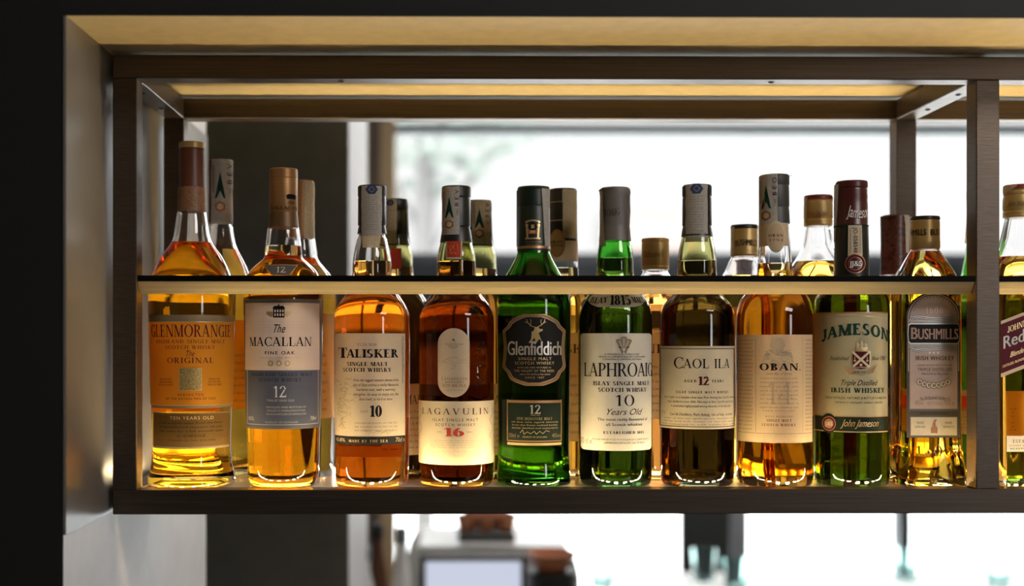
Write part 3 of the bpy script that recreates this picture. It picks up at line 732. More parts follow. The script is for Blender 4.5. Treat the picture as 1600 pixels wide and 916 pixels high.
for i in range(46):                              # engraved coast and rocks
    x, y = 529+rnd.random()*(14+12*rnd.random()), 590+rnd.random()*62; p = [(x, y)]
    for j in range(3): p.append((p[-1][0]+rnd.uniform(-4, 5), p[-1][1]+rnd.uniform(-4, 4)))
    k.stroke([(max(526, a), c) for a, c in p], .5, 'ink_faint')
for i in range(18):
    x, y = 530+rnd.random()*9, 652+rnd.random()*20; k.stroke([(x, y), (x+rnd.uniform(-3, 4), y+rnd.uniform(-4, 4)), (x+rnd.uniform(-3, 4), y+rnd.uniform(-4, 4))], .6, 'ink_faint')
for i in range(26): x = 560+rnd.random()*50; k.stroke([(x, 672+rnd.random()*8), (x+6, 671+rnd.random()*9)], .4, 'ink_faint')
k.text('natural strength from the isle of skye', 626.5, 629.5, 525, 600, 'ink_grey', rot=90)
k.done('label', 'cream label with a black band at its foot')

# --- 4 dark whisky, tombstone oval and cream band
b4 = Bottle(713, YF, [(17, 300), (21, 366), (25, 380), (29.5, 400), (30.5, 415), (31, 428), (33, 444), (39, 460), (50, 474), (56.5, 488), (58.8, 505), (58.8, 560), (58.5, 660), (58, 735), (57, 756)],
  'dark whisky bottle with a tan oval above a cream label, fourth in the front row', FG, fill=409, glassm='olive_glass', liq='dark_whisky')
cap(b4, [(21.5, 292), (22.8, 294), (22.8, 308), (21.6, 310), (22.4, 312), (22.6, 354), (21, 356), (22.6, 360), (25.5, 379)], 'black_capsule')
stamp(b4, 23, 690.8, 718, 292.5, 372, style='spire')
k = Skin(b4, .0007); k.sheet([(371, 697, 722.5), (405, 698, 721)], 'stamp_paper_tan', 8, 0, 3); k.rect(699.5, 719.5, 377, 402, 'ink_red', .0003, 6, 3)
rnd = random.Random(5)
for i in range(9): k.stroke([(702+rnd.random()*14, 379+rnd.random()*20), (702+rnd.random()*14, 379+rnd.random()*20)], .5, 'ink_orange', .0006)
k.done('seal_tag', 'small red seal on the neck')
k = Skin(b4); rows = []
for i in range(61):
    y = 567-54*cos(pi*i/60); d = 0
    R_ = 24.6
    if y < 513+R_: d = R_-sqrt(max(0, R_**2-(513+R_-y)**2))
    if y > 621-R_: d = R_-sqrt(max(0, R_**2-(y-621+R_)**2))
    rows.append((y, 684.3+d, 733.5-d+.1))
k.sheet(rows, 'oval_tan_paper', 12)
k.poly([(706, 524), (709, 529), (706, 531), (711, 534), (709, 529)], 'ink_brown'); 
for i, (x0, x1) in enumerate(((696, 724), (700, 717), (702, 713))): k.text(('SINGLE ISLAY MALT WHISKY', 'AGED IN OAK', 'CASKS'), x0, x1, 0, 0, 'ink_brown') if False else k.text(('SINGLE ISLAY MALT WHISKY', 'AGED IN OAK', 'CASKS')[i], x0, x1, 537+i*2.9, 539+i*2.9, 'ink_brown')
for i in range(34): x = 691+rnd.random()*32; y = 565-8*sin((x-691)/36*pi)*rnd.random(); k.stroke([(x, y), (x+rnd.uniform(1, 5), y+rnd.uniform(-1, 1.2))], .55, 'ink_faint' if i % 2 else 'ink_grey')
k.stroke([(690, 567), (730, 567)], .4, 'ink_grey'); k.stroke([(703, 570), (712, 571), (709, 577), (704, 575)], .5, 'ink_grey')
k.text('LAGAVULIN', 690.5, 729.5, 590, 594, 'ink_brown', 'serif', .2); k.text('DISTILLERY', 696, 724, 596, 598.6, 'ink_brown', track=.15); k.text('ESTD 1816 ISLA', 692, 727.5, 600.5, 605, 'ink_brown', 'serif', .1); k.text('SCOTLAND', 697, 724, 609, 611, 'ink_grey', track=.3)
k.done('oval_label', 'tall tan oval label')
k = Skin(b4); k.rect(654.6, 771.2, 627.5, 727, 'cream_paper', sub=8)
k.text('LAGAVULIN', 661, 762, 638.5, 648, 'ink_brown', 'serif', .25); k.text('ISLAY SINGLE MALT', 676, 746, 654.3, 658.8, 'ink_brown', track=.3, bold=1); k.text('SCOTCH WHISKY', 681, 742, 662, 666.3, 'ink_brown', track=.3, bold=1)
k.text('16', 694, 725, 669, 682, 'ink_red', 'bold'); k.text('AGED', 683, 691, 674.5, 676.5, 'ink_grey'); k.text('YEARS', 728, 737.5, 674.5, 676.5, 'ink_grey')
k.lines(4, 672, 752, 687, 701, 'ink_faint', seed=8, h=.5); k.lines(3, 672, 752, 704, 714, 'ink_faint', seed=9, h=.5); k.text('PRODUCT OF SCOTLAND', 694, 732, 719.5, 722, 'ink_faint')
for sx in (658, 767):
    for i in range(12): k.stroke([(sx+sin(i)*2.5, 640+i*4), (sx+sin(i+1.3)*3, 644+i*4)], .6, 'ink_faint')
k.done('label', 'wide cream lower label')
k = Skin(b4, -.0002); k.text('ISLA', 745, 757, 541, 606, 'clear_glass', 'sans', .25, rot=270, lift=.0012, bold=1); k.done('raised_lettering')

# --- 5 green bottle with black shield
b5 = Bottle(834, YF+.004, [(19, 305, 0), (24, 380, 0), (25.5, 393, 0), (28, 402, 0), (38, 421, .1), (49, 440, .3), (55.5, 455, .5), (58, 475, .7), (57.3, 560, .8), (55.5, 680, .8), (55.8, 715, .8), (58.2, 742, .8), (58.5, 757, .8)],
  'dark green bottle with a black and gold shield label, fifth in the front row', FG, kind='round', fill=432, glassm='deep_green_glass', liq='deep_whisky')
cap(b5, [(24.5, 293), (25.8, 296), (25.2, 297)]+[(25.0+.35*(i % 2), 299+i*2) for i in range(12)]+[(24.6, 324), (25.2, 326), (25.8, 386), (26, 387), (26.2, 390), (26.2, 393)], 'green_black_capsule', bands=((386.5, 390.5, 'copper_foil'),))
k = Skin(b5, .0004, 25.9*b5.k)
k.rect(826, 839, 357, 366, 'ink_rust', .0003); k.ellipse(832.5, 355, 5.5, 7, 'black_paper', .0004, 5); k.rect(830, 835, 351, 357, 'gold_foil', .0006, 2)
for sx in (-1, 1): k.stroke([(832.5+sx*9, 352), (832.5+sx*8, 372)], 3, 'gold_foil'); k.ellipse(832.5+sx*9, 352, 2.2, 2.6, 'gold_foil', .0003, 4)
k.rect(821, 844, 371.5, 374, 'gold_foil', .0003); k.rect(829, 836, 360, 364, 'ink_orange', .0006, 3)
for i in range(9): a = pi*(.15+.7*i/8); k.ellipse(832.5-11*cos(a), 349-4.5*sin(a), 1.6, 1.5, 'gold_foil', .0003, 4)
k.text('THE GLENFIDDICH', 820.5, 846, 376.6, 379, 'copper_foil', track=.1); k.text('DISTILLERY', 823.5, 842, 381, 383.4, 'copper_foil', track=.1)
k.done('cap_print', 'gold crest printed on the cap')
k = Skin(b5, .0005, 26.2*b5.k); k.sheet([(295, 804.5, 811), (340, 805, 810.5), (384, 805.5, 809)], 'cellophane', 4); k.sheet([(294, 846, 857), (330, 848, 857.5), (384, 851, 858.5)], 'stamp_paper', 5); k.done('duty_stamp')
k = Skin(b5)
def shield(g):
    r = []
    for i in range(40):
        t = i/39; y = 491+g+(603-491-2*g)*t
        if t < .10: hw = 16+22*(t/.10)**.7
        elif t < .17: hw = 38+4*(t-.10)/.07
        elif t < .24: hw = 42+7*sin((t-.17)/.07*pi/2)
        elif t < .72: hw = 49-2.2*sin((t-.24)/.48*pi)
        elif t < .82: hw = 49-7*((t-.72)/.10)**2
        elif t < .90: hw = 42-4*(t-.82)/.08
        else: hw = 38-24*((t-.90)/.10)**1.6
        r.append((y, 834.5-hw+g, 834.5+hw-g))
    return r
k.sheet(shield(0), 'copper_foil', 26); k.sheet(shield(1.2), 'bronze_border', 26, .0001); k.sheet(shield(3.6), 'copper_foil', 26, .0002); k.sheet(shield(4.8), 'black_paper', 26, .0003)
G5 = 'gold_foil'; L5 = .0006
def st(p, w_=1.1): k.stroke(p, w_, G5, L5)
k.poly([(831, 518), (840, 517), (846, 533), (842, 530), (838, 536), (826, 536), (830, 530)], G5, L5); k.poly([(833, 519), (836, 511), (841, 511), (845, 517), (841, 521)], G5, L5); k.poly([(841, 515), (847, 514), (848, 516.5), (842, 520)], G5, L5)
st([(837, 512), (829, 509), (824, 503), (823, 499)]); st([(829, 509), (830, 502), (828.5, 499)], .9); st([(825, 505), (820.5, 503)], .9); st([(840, 511), (846, 508), (850, 503), (851, 499)]); st([(846, 508), (844.5, 502), (846, 499.5)], .9); st([(849, 505), (853, 503)], .9)
k.text('Glenfiddich', 793.5, 875.5, 533.5, 555, 'silver_foil', 'sans', -.02, lift=L5, bold=2)
k.text('SINGLE MALT', 810, 861, 558.5, 563, G5, track=.15, lift=L5, bold=1); k.text('SCOTCH WHISKY', 805, 865, 565.3, 569.8, G5, track=.15, lift=L5, bold=1)
k.text('DISTILLED AND MATURED IN', 809, 860, 573.3, 575.8, G5, track=.15, lift=L5); k.text('THE VALLEY OF THE DEER', 804, 865, 578, 581.4, G5, track=.15, lift=L5, bold=1); k.text('where the distillery has stood', 812, 859, 583.4, 586.2, G5, shear=.25, lift=L5); k.text('SINCE 1887', 820.5, 850, 588.6, 591.6, G5, track=.2, lift=L5)
k.done('label', 'black shield label with copper border')
k = Skin(b5); k.rect(792.8, 877, 625, 697, 'dark_green_paper', sub=6); k.rect(792.8, 877, 626, 630, 'copper_foil', .0002); k.rect(793.3, 876.6, 689, 690.5, 'copper_foil', .0002); k.rect(793.3, 876.6, 692.5, 696.5, 'gold_foil', .0002); k.rect(792.8, 794, 625, 690, 'copper_foil', .0002, 1); k.rect(875.8, 877, 625, 690, 'copper_foil', .0002, 1)
k.text('12', 827.5, 844.5, 633, 646.8, 'silver_foil', 'serif'); k.text('YEARS OLD', 829, 843.5, 648, 650, G5, bold=1); k.text('OUR SIGNATURE MALT', 808, 862, 652.5, 656.5, G5, 'serif', .1)
k.lines(3, 799, 872, 657.5, 671.5, G5, h=.5, seed=5); k.stroke([(813, 677), (817, 672), (819, 679), (824, 675), (829, 678), (835, 674), (838, 679), (843, 674), (848, 678), (853, 673), (858, 675)], .8, G5); k.text('PRODUCT OF SCOTLAND', 817, 854, 682, 684.3, G5, track=.1)
k.text('70cl e', 795.5, 812, 678, 684, 'bronze_border'); k.text('40%vol', 862, 875, 678, 684, 'bronze_border'); k.done('label', 'dark lower label with gold bars')

# --- 6 green bottle with large white label
b6 = Bottle(961, YF, [(17, 305), (22, 365), (24, 378), (27.5, 396), (28.8, 412), (29.5, 428), (34, 444), (43, 460), (52, 472), (56.3, 487), (57.6, 505), (57.6, 560), (57.6, 660), (57.4, 735), (56.5, 756)],
  'green bottle with a large white label and grey capsule, sixth in the front row', FG, fill=404, glassm='green_glass', liq='straw_whisky')
cap(b6, [(21, 294), (23.6, 296), (24.4, 301), (23.6, 306), (23, 310), (23.2, 350), (22.6, 353), (23.4, 357), (23.6, 362), (24.6, 372), (25.3, 377)], 'grey_capsule')
k = Skin(b6, .0005, 23.7*b6.k); k.text('LAPHROAIG', 929, 968, 327, 338, 'ink_black', 'light', arch=-.25); k.done('cap_print')
k = Skin(b6, .0008, 24.2*b6.k); k.sheet([(296, 979, 983.2), (330, 976.5, 984), (352, 975.5, 982.5), (384, 979, 985)], 'cellophane', 4); k.sheet([(294, 936, 960), (297, 935.5, 962)], 'cellophane', 6); k.sheet([(297, 938.5, 942), (372, 938, 945), (384, 933.5, 948)], 'stamp_paper', 4); k.done('seal_strip')
k = Skin(b6); rows = []
for i in range(17):
    t = i/16; y = 456+25*t; e = sqrt(max(0, 1-(2*t-1)**2))**.6; rows.append((y, 963-43*e, 963+44*e))
k.sheet(rows, 'white_paper', 20); k.text('ISLAY', 923.5, 950, 465, 474, 'ink_black', 'bold', arch=-.2, lift=.0010); k.text('1815', 953, 984, 461.5, 476.5, 'ink_black', 'bold', lift=.0012); k.text('MALT', 986.5, 1004, 464, 473, 'ink_black', 'bold', arch=-.1, lift=.0010); k.text('ESTABLISHED', 953, 983, 458, 460, 'ink_black', track=.2); k.done('shoulder_label')
k = Skin(b6); k.sheet([(521, 911, 1014), (522.5, 908.5, 1016), (525, 907.3, 1017.5), (700, 907.8, 1017.3), (703, 909, 1016.5), (704.8, 912, 1014)], 'white_paper', 30, 0, 4)
for dx, h in ((0, 0), (-7.2, 4), (7.2, 4)):
    for j in range(6): k.ellipse(974.5+dx*(1-.13*j), 529+h+j*3.2, 5.2-j*.6, 3.3, 'ink_grey', .0003, 4)
for dx in (-7.2, 0, 7.2): k.stroke([(974.5+dx, 529+abs(dx)*.5), (974.5, 549)], .8, 'white_paper', .0005)
k.stroke([(966, 543), (983, 543)], 1.4, 'ink_black', .0005)
for i, t in enumerate(('BY APPOINTMENT TO HRH THE PRINCE OF WALES', 'DISTILLERS AND SUPPLIERS OF SINGLE MALT SCOTCH WHISKY', 'D. JOHNSTON & CO., (LAPHROAIG), ISLE OF ISLAY')): d = (9, 0, 6)[i]; k.text(t, 936+d, 1007-d, 552.6+i*3.9, 555+i*3.9, 'ink_black', bold=1)
k.text('LAPHROAIG', 913.5, 1017.3, 567.5, 588.5, 'ink_black', 'serif', -.05); k.text('ISLAY SINGLE MALT', 927.5, 1012.5, 596.3, 602.3, 'ink_black', 'bold', .05); k.text('SCOTCH WHISKY', 935, 1009, 606.3, 612.6, 'ink_black', 'bold', .05)
k.text('10', 962, 990.5, 617.5, 634.5, 'ink_black', 'light'); k.text('Years Old', 945, 1003, 639, 648.5, 'ink_black', shear=.45); k.text('The most richly flavoured of', 934, 1010, 653.5, 657.8, 'ink_black', bold=1); k.text('all Scotch whiskies', 947, 1002.5, 661.5, 665.8, 'ink_black', bold=1)
k.text('ESTABLISHED 1815', 943, 1005, 674.3, 678.3, 'ink_black', 'bold', .08); k.text('DISTILLED AND BOTTLED IN SCOTLAND BY D. JOHNSTON & CO.', 925.5, 1012.5, 686, 688.3, 'ink_black'); k.text('LAPHROAIG DISTILLERY, ISLE OF ISLAY', 944, 1006, 691.2, 693.8, 'ink_black', bold=1); k.text('70 cl e', 908.6, 925.5, 686, 695, 'ink_grey')
k.done('label', 'large white label')

# --- 7 dark bottle, cream label with thin border
b7 = Bottle(1089, YF, [(17, 300), (21, 350), (24, 372), (28.5, 394), (30, 410), (30.5, 428), (32.5, 443), (37, 459), (48, 471), (55, 482), (57.6, 500), (57.6, 560), (57.5, 660), (57, 735), (56, 756)],
  'dark bottle with a thin-bordered cream label and black cap, seventh in the front row', FG, fill=408, glassm='olive_glass', liq='pale_whisky')
cap(b7, [(21.5, 290), (22.8, 292), (22.8, 306), (21.8, 308), (22.4, 310), (22.8, 352), (21.6, 354), (23, 360), (24.5, 370)], 'black_capsule')
stamp(b7, 23.2, 1071.5, 1105.5, 289.5, 378, style='hex')
k = Skin(b7); k.rect(1030.8, 1147.5, 541, 671, 'cream_paper', sub=10); k.frame(1031.8, 1146.8, 544.5, 668, 1.1, 'ink_black')
k.text('C', 1053, 1068, 558.5, 576, 'ink_black', 'serif'); k.text('AOL ILA', 1068, 1139, 561, 575.5, 'ink_black', 'serif', .03); k.text('AGED', 1069, 1088, 593.6, 597.6, 'ink_black', 'bold', .35); k.text('12', 1090.5, 1108, 588.5, 602, 'ink_maroon', 'bold'); k.text('YEARS', 1111.5, 1129.5, 593.6, 597.6, 'ink_black', 'bold', .3)
k.text('ISLAY SINGLE MALT WHISKY', 1057, 1137, 611.4, 615, 'ink_black', 'bold', .25)
for i, t in enumerate(('Out of sight, in a remote cove near Port Askaig lies Caol Ila, hidden gem', "Islay's distilleries since 1846. Not easy to find, Caol Ila's secret malt", 'is nonetheless highly prized among devotees of the Islay style')): k.text(t, 1039+i*5, 1147-i*3.5, 619.5+i*6.8, 623+i*6.8, 'ink_black')
k.text('Caol Ila Distillery, Port Askaig, Isle of Islay, Scotland', 1047, 1143, 646, 650, 'ink_brown', shear=.25, bold=1); k.lines(3, 1036, 1146, 652, 666, 'ink_grey', seed=6, h=.5); k.text('43%', 1034, 1041, 643, 649, 'ink_faint')
k.done('label', 'cream label with a thin black border')

# --- 8 tan label, amber whisky
b8 = Bottle(1210.5, YF, [(17, 285), (21, 350), (24, 380), (25.5, 395), (26, 410), (27, 428), (32, 442), (44, 456), (53, 469), (58, 484), (60, 502), (60, 560), (59.6, 660), (59, 735), (58, 756)],
  'amber bottle with a tan label of fine print, eighth in the front row', FG, fill=412, liq='gold_whisky')
cap(b8, [(21, 274), (22.3, 276), (22.3, 289), (21.5, 291), (22, 293), (22.2, 323), (21.4, 325), (22, 327), (23, 350)], 'charcoal_capsule')
k = Skin(b8, .0006, 23.6*b8.k); k.sheet([(349, 1183.5, 1230), (384, 1181.5, 1231.5)], 'tan_paper', 12); k.done('foil_collar')
stamp(b8, 23.2, 1184.8, 1215, 273, 360, style='spire', letters='BEO')
k = Skin(b8, .0010, 23.8*b8.k); k.ellipse(1212.5, 370, 14, 25, 'cream_paper', 0, 10); k.ellipse(1212.5, 370, 11.5, 21, 'tan_paper', .0002, 10); k.text('OBAN', 1201.5, 1222.5, 366, 370, 'ink_brown', 'bold', .15); k.text('1794', 1203, 1222, 373.3, 377.3, 'ink_brown', 'serif', .25); k.done('neck_medallion', 'cream oval medallion')
k = Skin(b8); k.rect(1152.2, 1268.8, 523, 692.5, 'tan_paper', sub=12)
for i in range(24):
    y = 530+i*6.1; k.text('from the isle of'.split()[i % 4]+' '+'sea wind malt oak'.split()[(i*3) % 4], 1154, 1178-(i % 3), y, y+2.6, 'ink_grey', shear=.3); k.text('the west coast'[:4+i % 5], 1257, 1267.5, y, y+2.6, 'ink_grey', shear=.3)
k.rect(1181, 1181.6, 528, 676, 'ink_grey', .0003, 1, 4); k.rect(1253, 1253.5, 528, 676, 'ink_faint', .0003, 1, 4); k.rect(1154, 1267.5, 677.6, 678.3, 'ink_grey', .0003)
rnd = random.Random(9)
k.poly([(1205, 530), (1222, 528), (1227, 540), (1222, 549), (1208, 549), (1203, 541)], 'ink_faint'); k.poly([(1197, 549), (1209, 545), (1236, 551), (1240, 566), (1190, 566)], 'ink_faint')
for i in range(30): x = 1195+rnd.random()*40; y = 547+rnd.random()*18; k.stroke([(x, y), (x+rnd.uniform(2, 8), y+rnd.uniform(-2, 2))], .6, 'ink_grey', .0005)
k.stroke([(1199, 548), (1210, 557), (1232, 559), (1239, 563)], 1.3, 'tan_paper', .0006)
k.text('OBAN.', 1187, 1250, 568, 579, 'ink_black', 'bold', .05); k.text('Little Bay of Caves', 1197, 1237, 582, 586, 'ink_grey', shear=.4); k.text('14', 1200, 1237, 597, 632, 'ink_faint', 'light', lift=.0002); k.lines(8, 1187, 1247, 588, 640, 'ink_grey', h=.36, seed=11, font='sans'); k.text('OBAN DISTILLERY', 1192, 1242, 641, 643.5, 'ink_rust', track=.4)
k.text('WEST HIGHLAND', 1196, 1238, 650, 652.4, 'ink_grey', 'bold', .3); k.text('SINGLE MALT', 1198, 1236, 655.4, 659.4, 'ink_brown', 'bold', .1); k.text('SCOTCH WHISKY', 1190.5, 1243, 662.4, 666.2, 'ink_brown', 'bold', .15); k.lines(4, 1192, 1244, 679, 691, 'ink_faint', seed=12, h=.45)
k.done('label', 'tan label covered in fine print')

# --- 9 green bottle, beige label, dark foiled neck
b9 = Bottle(1330.5, YF, [(20, 300), (24, 352), (25.5, 400), (26.3, 425), (29, 438), (40, 448), (50, 458), (55.5, 468), (57.5, 482), (57.7, 500), (57.6, 560), (57.4, 660), (57.2, 735), (56.5, 756)],
  'green bottle with a beige label and maroon foil neck, ninth in the front row', FG, fill=446, glassm='green_glass', liq='green_whisky')
cap(b9, [(23, 284), (24.3, 286), (24.6, 294), (23.4, 296), (24, 299), (23.6, 304), (24.3, 308), (23.6, 314), (24.5, 318), (24.8, 352), (25.2, 353), (26.6, 420), (27.2, 432)], 'maroon_capsule', bands=((352.2, 440, 'black_capsule'),))
k = Skin(b9, .0005, 24.9*b9.k); k.text('Jameson', 1324, 1355, 323, 341, 'ink_white', shear=.5, bold=1, arch=-.2); k.done('cap_print')
k = Skin(b9, .0005, 26.3*b9.k); k.sheet([(351, 1302.5, 1357), (353, 1302.5, 1357)], 'ink_green', 14); k.sheet([(352, 1325.5, 1346), (400, 1325, 1347)], 'cream_paper', 6, .0003, 3); k.text('JO-058548', 1333.5, 1339.5, 356, 395, 'ink_black', 'sans', .1, rot=270, lift=.0006, bold=1); k.text('triple distilled irish whiskey', 1328, 1330.5, 356, 395, 'ink_grey', rot=270, lift=.0006); k.text('smooth matured irish whiskey', 1342.5, 1344.6, 356, 395, 'ink_grey', rot=270, lift=.0006); k.done('neck_strip', 'cream strip printed with a number')
k = Skin(b9, .0010, 26.9*b9.k); k.ellipse(1336, 412, 15.5, 15.5, 'copper_foil', 0, 10); k.ellipse(1336, 412, 14, 14, 'red_label_paper', .0002, 10); k.ellipse(1336, 412, 10.5, 10.5, 'copper_foil', .0004, 9); k.ellipse(1336, 412, 9.7, 9.7, 'maroon_capsule', .0005, 9); k.text('JJ&S', 1328, 1345, 408, 416, 'ink_white', 'sans', lift=.0008, bold=2); k.done('neck_medallion', 'maroon roundel')
k = Skin(b9, .0006, 25.6*b9.k); k.sheet([(286, 1304.2, 1311), (330, 1303.2, 1309), (376, 1302.6, 1305.5)], 'stamp_paper', 4); k.done('duty_stamp')
k = Skin(b9); k.rect(1273.6, 1386.5, 487.5, 489.5, 'copper_foil', .0002); k.rect(1273.5, 1386.6, 487.5, 651, 'beige_foil_paper', sub=12); k.rect(1274, 1386.4, 494, 494.7, 'gold_foil', .0003); k.rect(1274, 1386.4, 650.8, 677, 'dark_green_paper', sub=3); k.rect(1274, 1386.4, 650.4, 652, 'copper_foil', .0002); k.rect(1274, 1386.4, 674.6, 676, 'gold_foil', .0002)
k.text('JAMESON', 1285.5, 1386, 505.5, 523.5, 'ink_green', 'slab', .02, arch=.62)
k.poly([(1331, 549), (1359, 549), (1358, 574), (1345, 577), (1332, 574)], 'ink_maroon'); k.stroke([(1332, 550), (1358, 574)], 3.6, 'cream_paper', .0005); k.stroke([(1358, 550), (1332, 574)], 3.6, 'cream_paper', .0005); k.stroke([(1331, 549), (1359, 549), (1358, 574), (1332, 574), (1331, 549)], .9, 'gold_foil', .0006)
for x, y in ((1335.5, 562), (1354.5, 562)): k.stroke([(x, y-4), (x, y+3)], .9, 'cream_paper', .0006); k.stroke([(x-2, y+1), (x, y+3.4), (x+2, y+1)], .9, 'cream_paper', .0006)
k.ellipse(1345, 570.5, 2, 2, 'cream_paper', .0006, 4)
k.poly([(1336, 543), (1356, 543), (1353, 548.5), (1339, 548.5)], 'gold_foil', .0005)
for x, h in ((1340, 9), (1346, 12), (1352, 8)): k.poly([(x-2.5, 543), (x-2, 543-h), (x+3.4, 543-h*.5), (x+2.4, 543)], 'cream_paper', .0005); k.stroke([(x-2.4, 544), (x-2.2, 542-h)], .6, 'ink_brown', .0006)
k.poly([(1319, 572), (1331, 578), (1345, 580.5), (1359, 578), (1368.5, 571), (1364, 583), (1345, 587), (1326, 584)], 'copper_foil', .0006); k.text('SINE METU', 1332, 1358, 580.4, 584, 'ink_brown', lift=.0009)
k.text('Established', 1297, 1327, 557, 563, 'ink_black', shear=.45); k.text('Since 1780', 1361, 1382, 557, 563, 'ink_black', shear=.45); k.text('Triple Distilled', 1312, 1371, 594, 602.5, 'ink_black', shear=.5); k.text('IRISH WHISKEY', 1299, 1380.5, 606.5, 614, 'ink_green', 'slab', .1); k.text('TRIPLE DISTILLED, MATURED & BOTTLED IN IRELAND', 1290, 1383.5, 620.6, 624, 'ink_black', 'sans'); k.text('THE BOW ST. DISTILLERY, DUBLIN 7, IRELAND', 1304.5, 1378, 628, 630.8, 'ink_black'); k.text('40%vol', 1277, 1289, 635, 643, 'ink_faint')
k.ellipse(1295.5, 663, 12, 15.5, 'dark_green_paper', .0003, 9); k.ellipse(1296, 663.5, 10.5, 11.6, 'copper_foil', .0005, 9); k.ellipse(1296, 663.5, 9.3, 10.3, 'red_label_paper', .0006, 9); k.ellipse(1296, 663.5, 6.9, 7.6, 'copper_foil', .0007, 8); k.text('JJ&S', 1290.5, 1301.5, 660.5, 666.5, 'ink_white', lift=.0010, bold=2)
k.text('John Jameson', 1315, 1372, 656, 667, 'gold_foil', shear=.55, lift=.0004, bold=1)
k.done('label', 'beige label above a dark green band')
k = Skin(b9, -.0003); k.text('Produced in Ireland', 1299, 1370, 698, 708, 'green_glass', shear=.3, lift=.0012); k.text('John Jameson & Son', 1302, 1368, 712, 719, 'green_glass', lift=.0012); k.done('raised_lettering')

# --- 10 square bottle with plaque label
YQ = YF-.004
b10 = Bottle(1445, YQ, [(17, 350, 0), (20.5, 386, 0), (24, 395, 0), (31, 408, .2), (38, 422, .5), (42, 438, .8), (44, 455, 1), (44.2, 480, 1), (44.3, 600, 1), (45, 690, 1), (48.5, 720, 1), (51.5, 745, 1), (52, 756, 1)],
  'square bottle with an arched mauve label, last front-row bottle before the post', FG, kind='square', fill=394)
cap(b10, [(21.5, 339), (22.3, 340.5), (22.4, 344), (21.4, 345), (22, 347), (22.2, 378), (22.8, 380), (22.2, 383), (22.8, 386), (21.8, 389.5)], 'dull_gold_cap', bands=((338, 345, 'black_capsule'),))
k = Skin(b10, .0003, 22.4*b10.k); k.text('BUSHMILLS', 1424, 1444, 351, 362, 'ink_black', 'sans', bold=2, arch=.1) if False else None; k.text('HMILLS', 1423.5, 1447, 358, 367, 'ink_black', 'sans', bold=2); k.text('BUS', 1453.5, 1465.5, 358, 367.5, 'ink_black', bold=2); k.done('cap_print')
class Flat(Skin):
    """print on the flat front of a square bottle"""
    def A(s, px, py=None):
        y = py or 560; z = s.Z(y); d = s.b.at(z)[0]; return P(px, y, s.b.Y-d)[0]-s.b.X
    def Z(s, py):
        z = s.b.pz(py)
        for i in range(3): z = (CY-py)*K(s.b.cx, s.b.Y-s.b.at(z)[0])-SH
        return z
    def at(s, a, z, lift): return (a, -s.b.at(z)[0]*.9999-s.eps-lift, z)
k = Flat(b10, .0005)
def arch(g, yb):
    r = []; hw = 42-g; top = 457+g
    for i in range(13):
        a = pi/2*(1-i/12); r.append((top+36*(1-sin(a)), 1458.3-hw*cos(a)-.2, 1458.3+hw*cos(a)+.2))
    return r+[(yb, 1458.3-hw, 1458.3+hw)]
k.sheet(arch(0, 684), 'plate_brown_paper', 20); k.sheet(arch(2.4, 643), 'cream_paper', 20, .0001); k.sheet(arch(3.4, 642), 'grey_border', 20, .0002); k.sheet(arch(5, 639), 'mauve_paper', 20, .0003)
k.rect(1421, 1496.3, 650, 682.5, 'grey_border', .0002); k.rect(1422.5, 1494.8, 652, 680.5, 'cream_paper', .0003)
k.poly([(1418.5, 508.5), (1421, 505.5), (1496, 505.5), (1498.5, 508.5), (1499.5, 522), (1498.5, 534), (1496, 537.5), (1421, 537.5), (1418.5, 534), (1417.5, 522)], 'silver_foil', .0006); k.poly([(1419.5, 509), (1422, 507), (1495, 507), (1497.5, 509), (1498.5, 522), (1497.5, 533), (1495, 536), (1422, 536), (1419.5, 533), (1418.5, 522)], 'black_paper', .0008)
k.text('B', 1421, 1432, 512, 530, 'ink_pink', 'sans', lift=.0011, bold=3); k.text('USHMILLS', 1432.5, 1495.5, 514, 530, 'ink_pink', lift=.0011, bold=3)
for sgn, yy in ((1, 505), (-1, 538)):
    for w_, m_, lf in ((5.2, 'grey_border', .0005), (3.4, 'silver_foil', .0007), (1.6, 'grey_border', .0009)):
        k.stroke([(1421, yy-2*sgn), (1424, yy-8*sgn), (1434, yy-10*sgn), (1450, yy-7.5*sgn), (1470, yy-7*sgn), (1486, yy-8.5*sgn), (1494, yy-10.5*sgn)], w_, m_, lf); k.stroke([(1494, yy-10.5*sgn), (1492, yy-5*sgn), (1480, yy-2.5*sgn), (1440, yy-2*sgn), (1424, yy-4*sgn)], w_*.8, m_, lf-.0001)
k.text('1608', 1446, 1473, 480.5, 489.5, 'cream_paper', 'serif', .15, lift=.0006); k.text('ORIGINAL', 1450, 1469, 474.5, 476.5, 'ink_grey', track=.2, lift=.0006)
for i in range(17): a = pi*(.1+.8*i/16); k.ellipse(1458.3-33*cos(a), 494-30*sin(a), 1, 1.1, 'ink_grey', .0006, 3)
for i in range(3): k.ellipse(1452+i*6.5, 551.5, 1.5, 1.5, 'ink_white', .0006, 4)
k.text('IRISH WHISKEY', 1429.5, 1490, 556.5, 563, 'ink_black', 'sans', .1, lift=.0006, bold=1); k.text('A BLEND OF OUR TRIPLE DISTILLED', 1432, 1487, 569.5, 572, 'ink_brown', track=.1, lift=.0006); k.text('TRIPLE DISTILLED', 1433, 1487, 575, 579.8, 'ink_brown', track=.1, lift=.0006, bold=1); k.text('SMOOTH & MELLOW', 1439, 1481, 582.7, 586, 'ink_brown', track=.1, lift=.0006, bold=1)
for i in range(7): x = 1436.5+i*7.2; y = 602-5+10*(1-((i-3)/3)**2)*.55; k.ellipse(x, y, 5, 5.2, 'ink_black', .0006+.0001*i, 6); k.ellipse(x, y, 4.2, 4.4, 'cream_paper', .00065+.0001*i, 6); k.ellipse(x, y, 2, 2.8, 'ink_grey', .0007+.0001*i, 4)
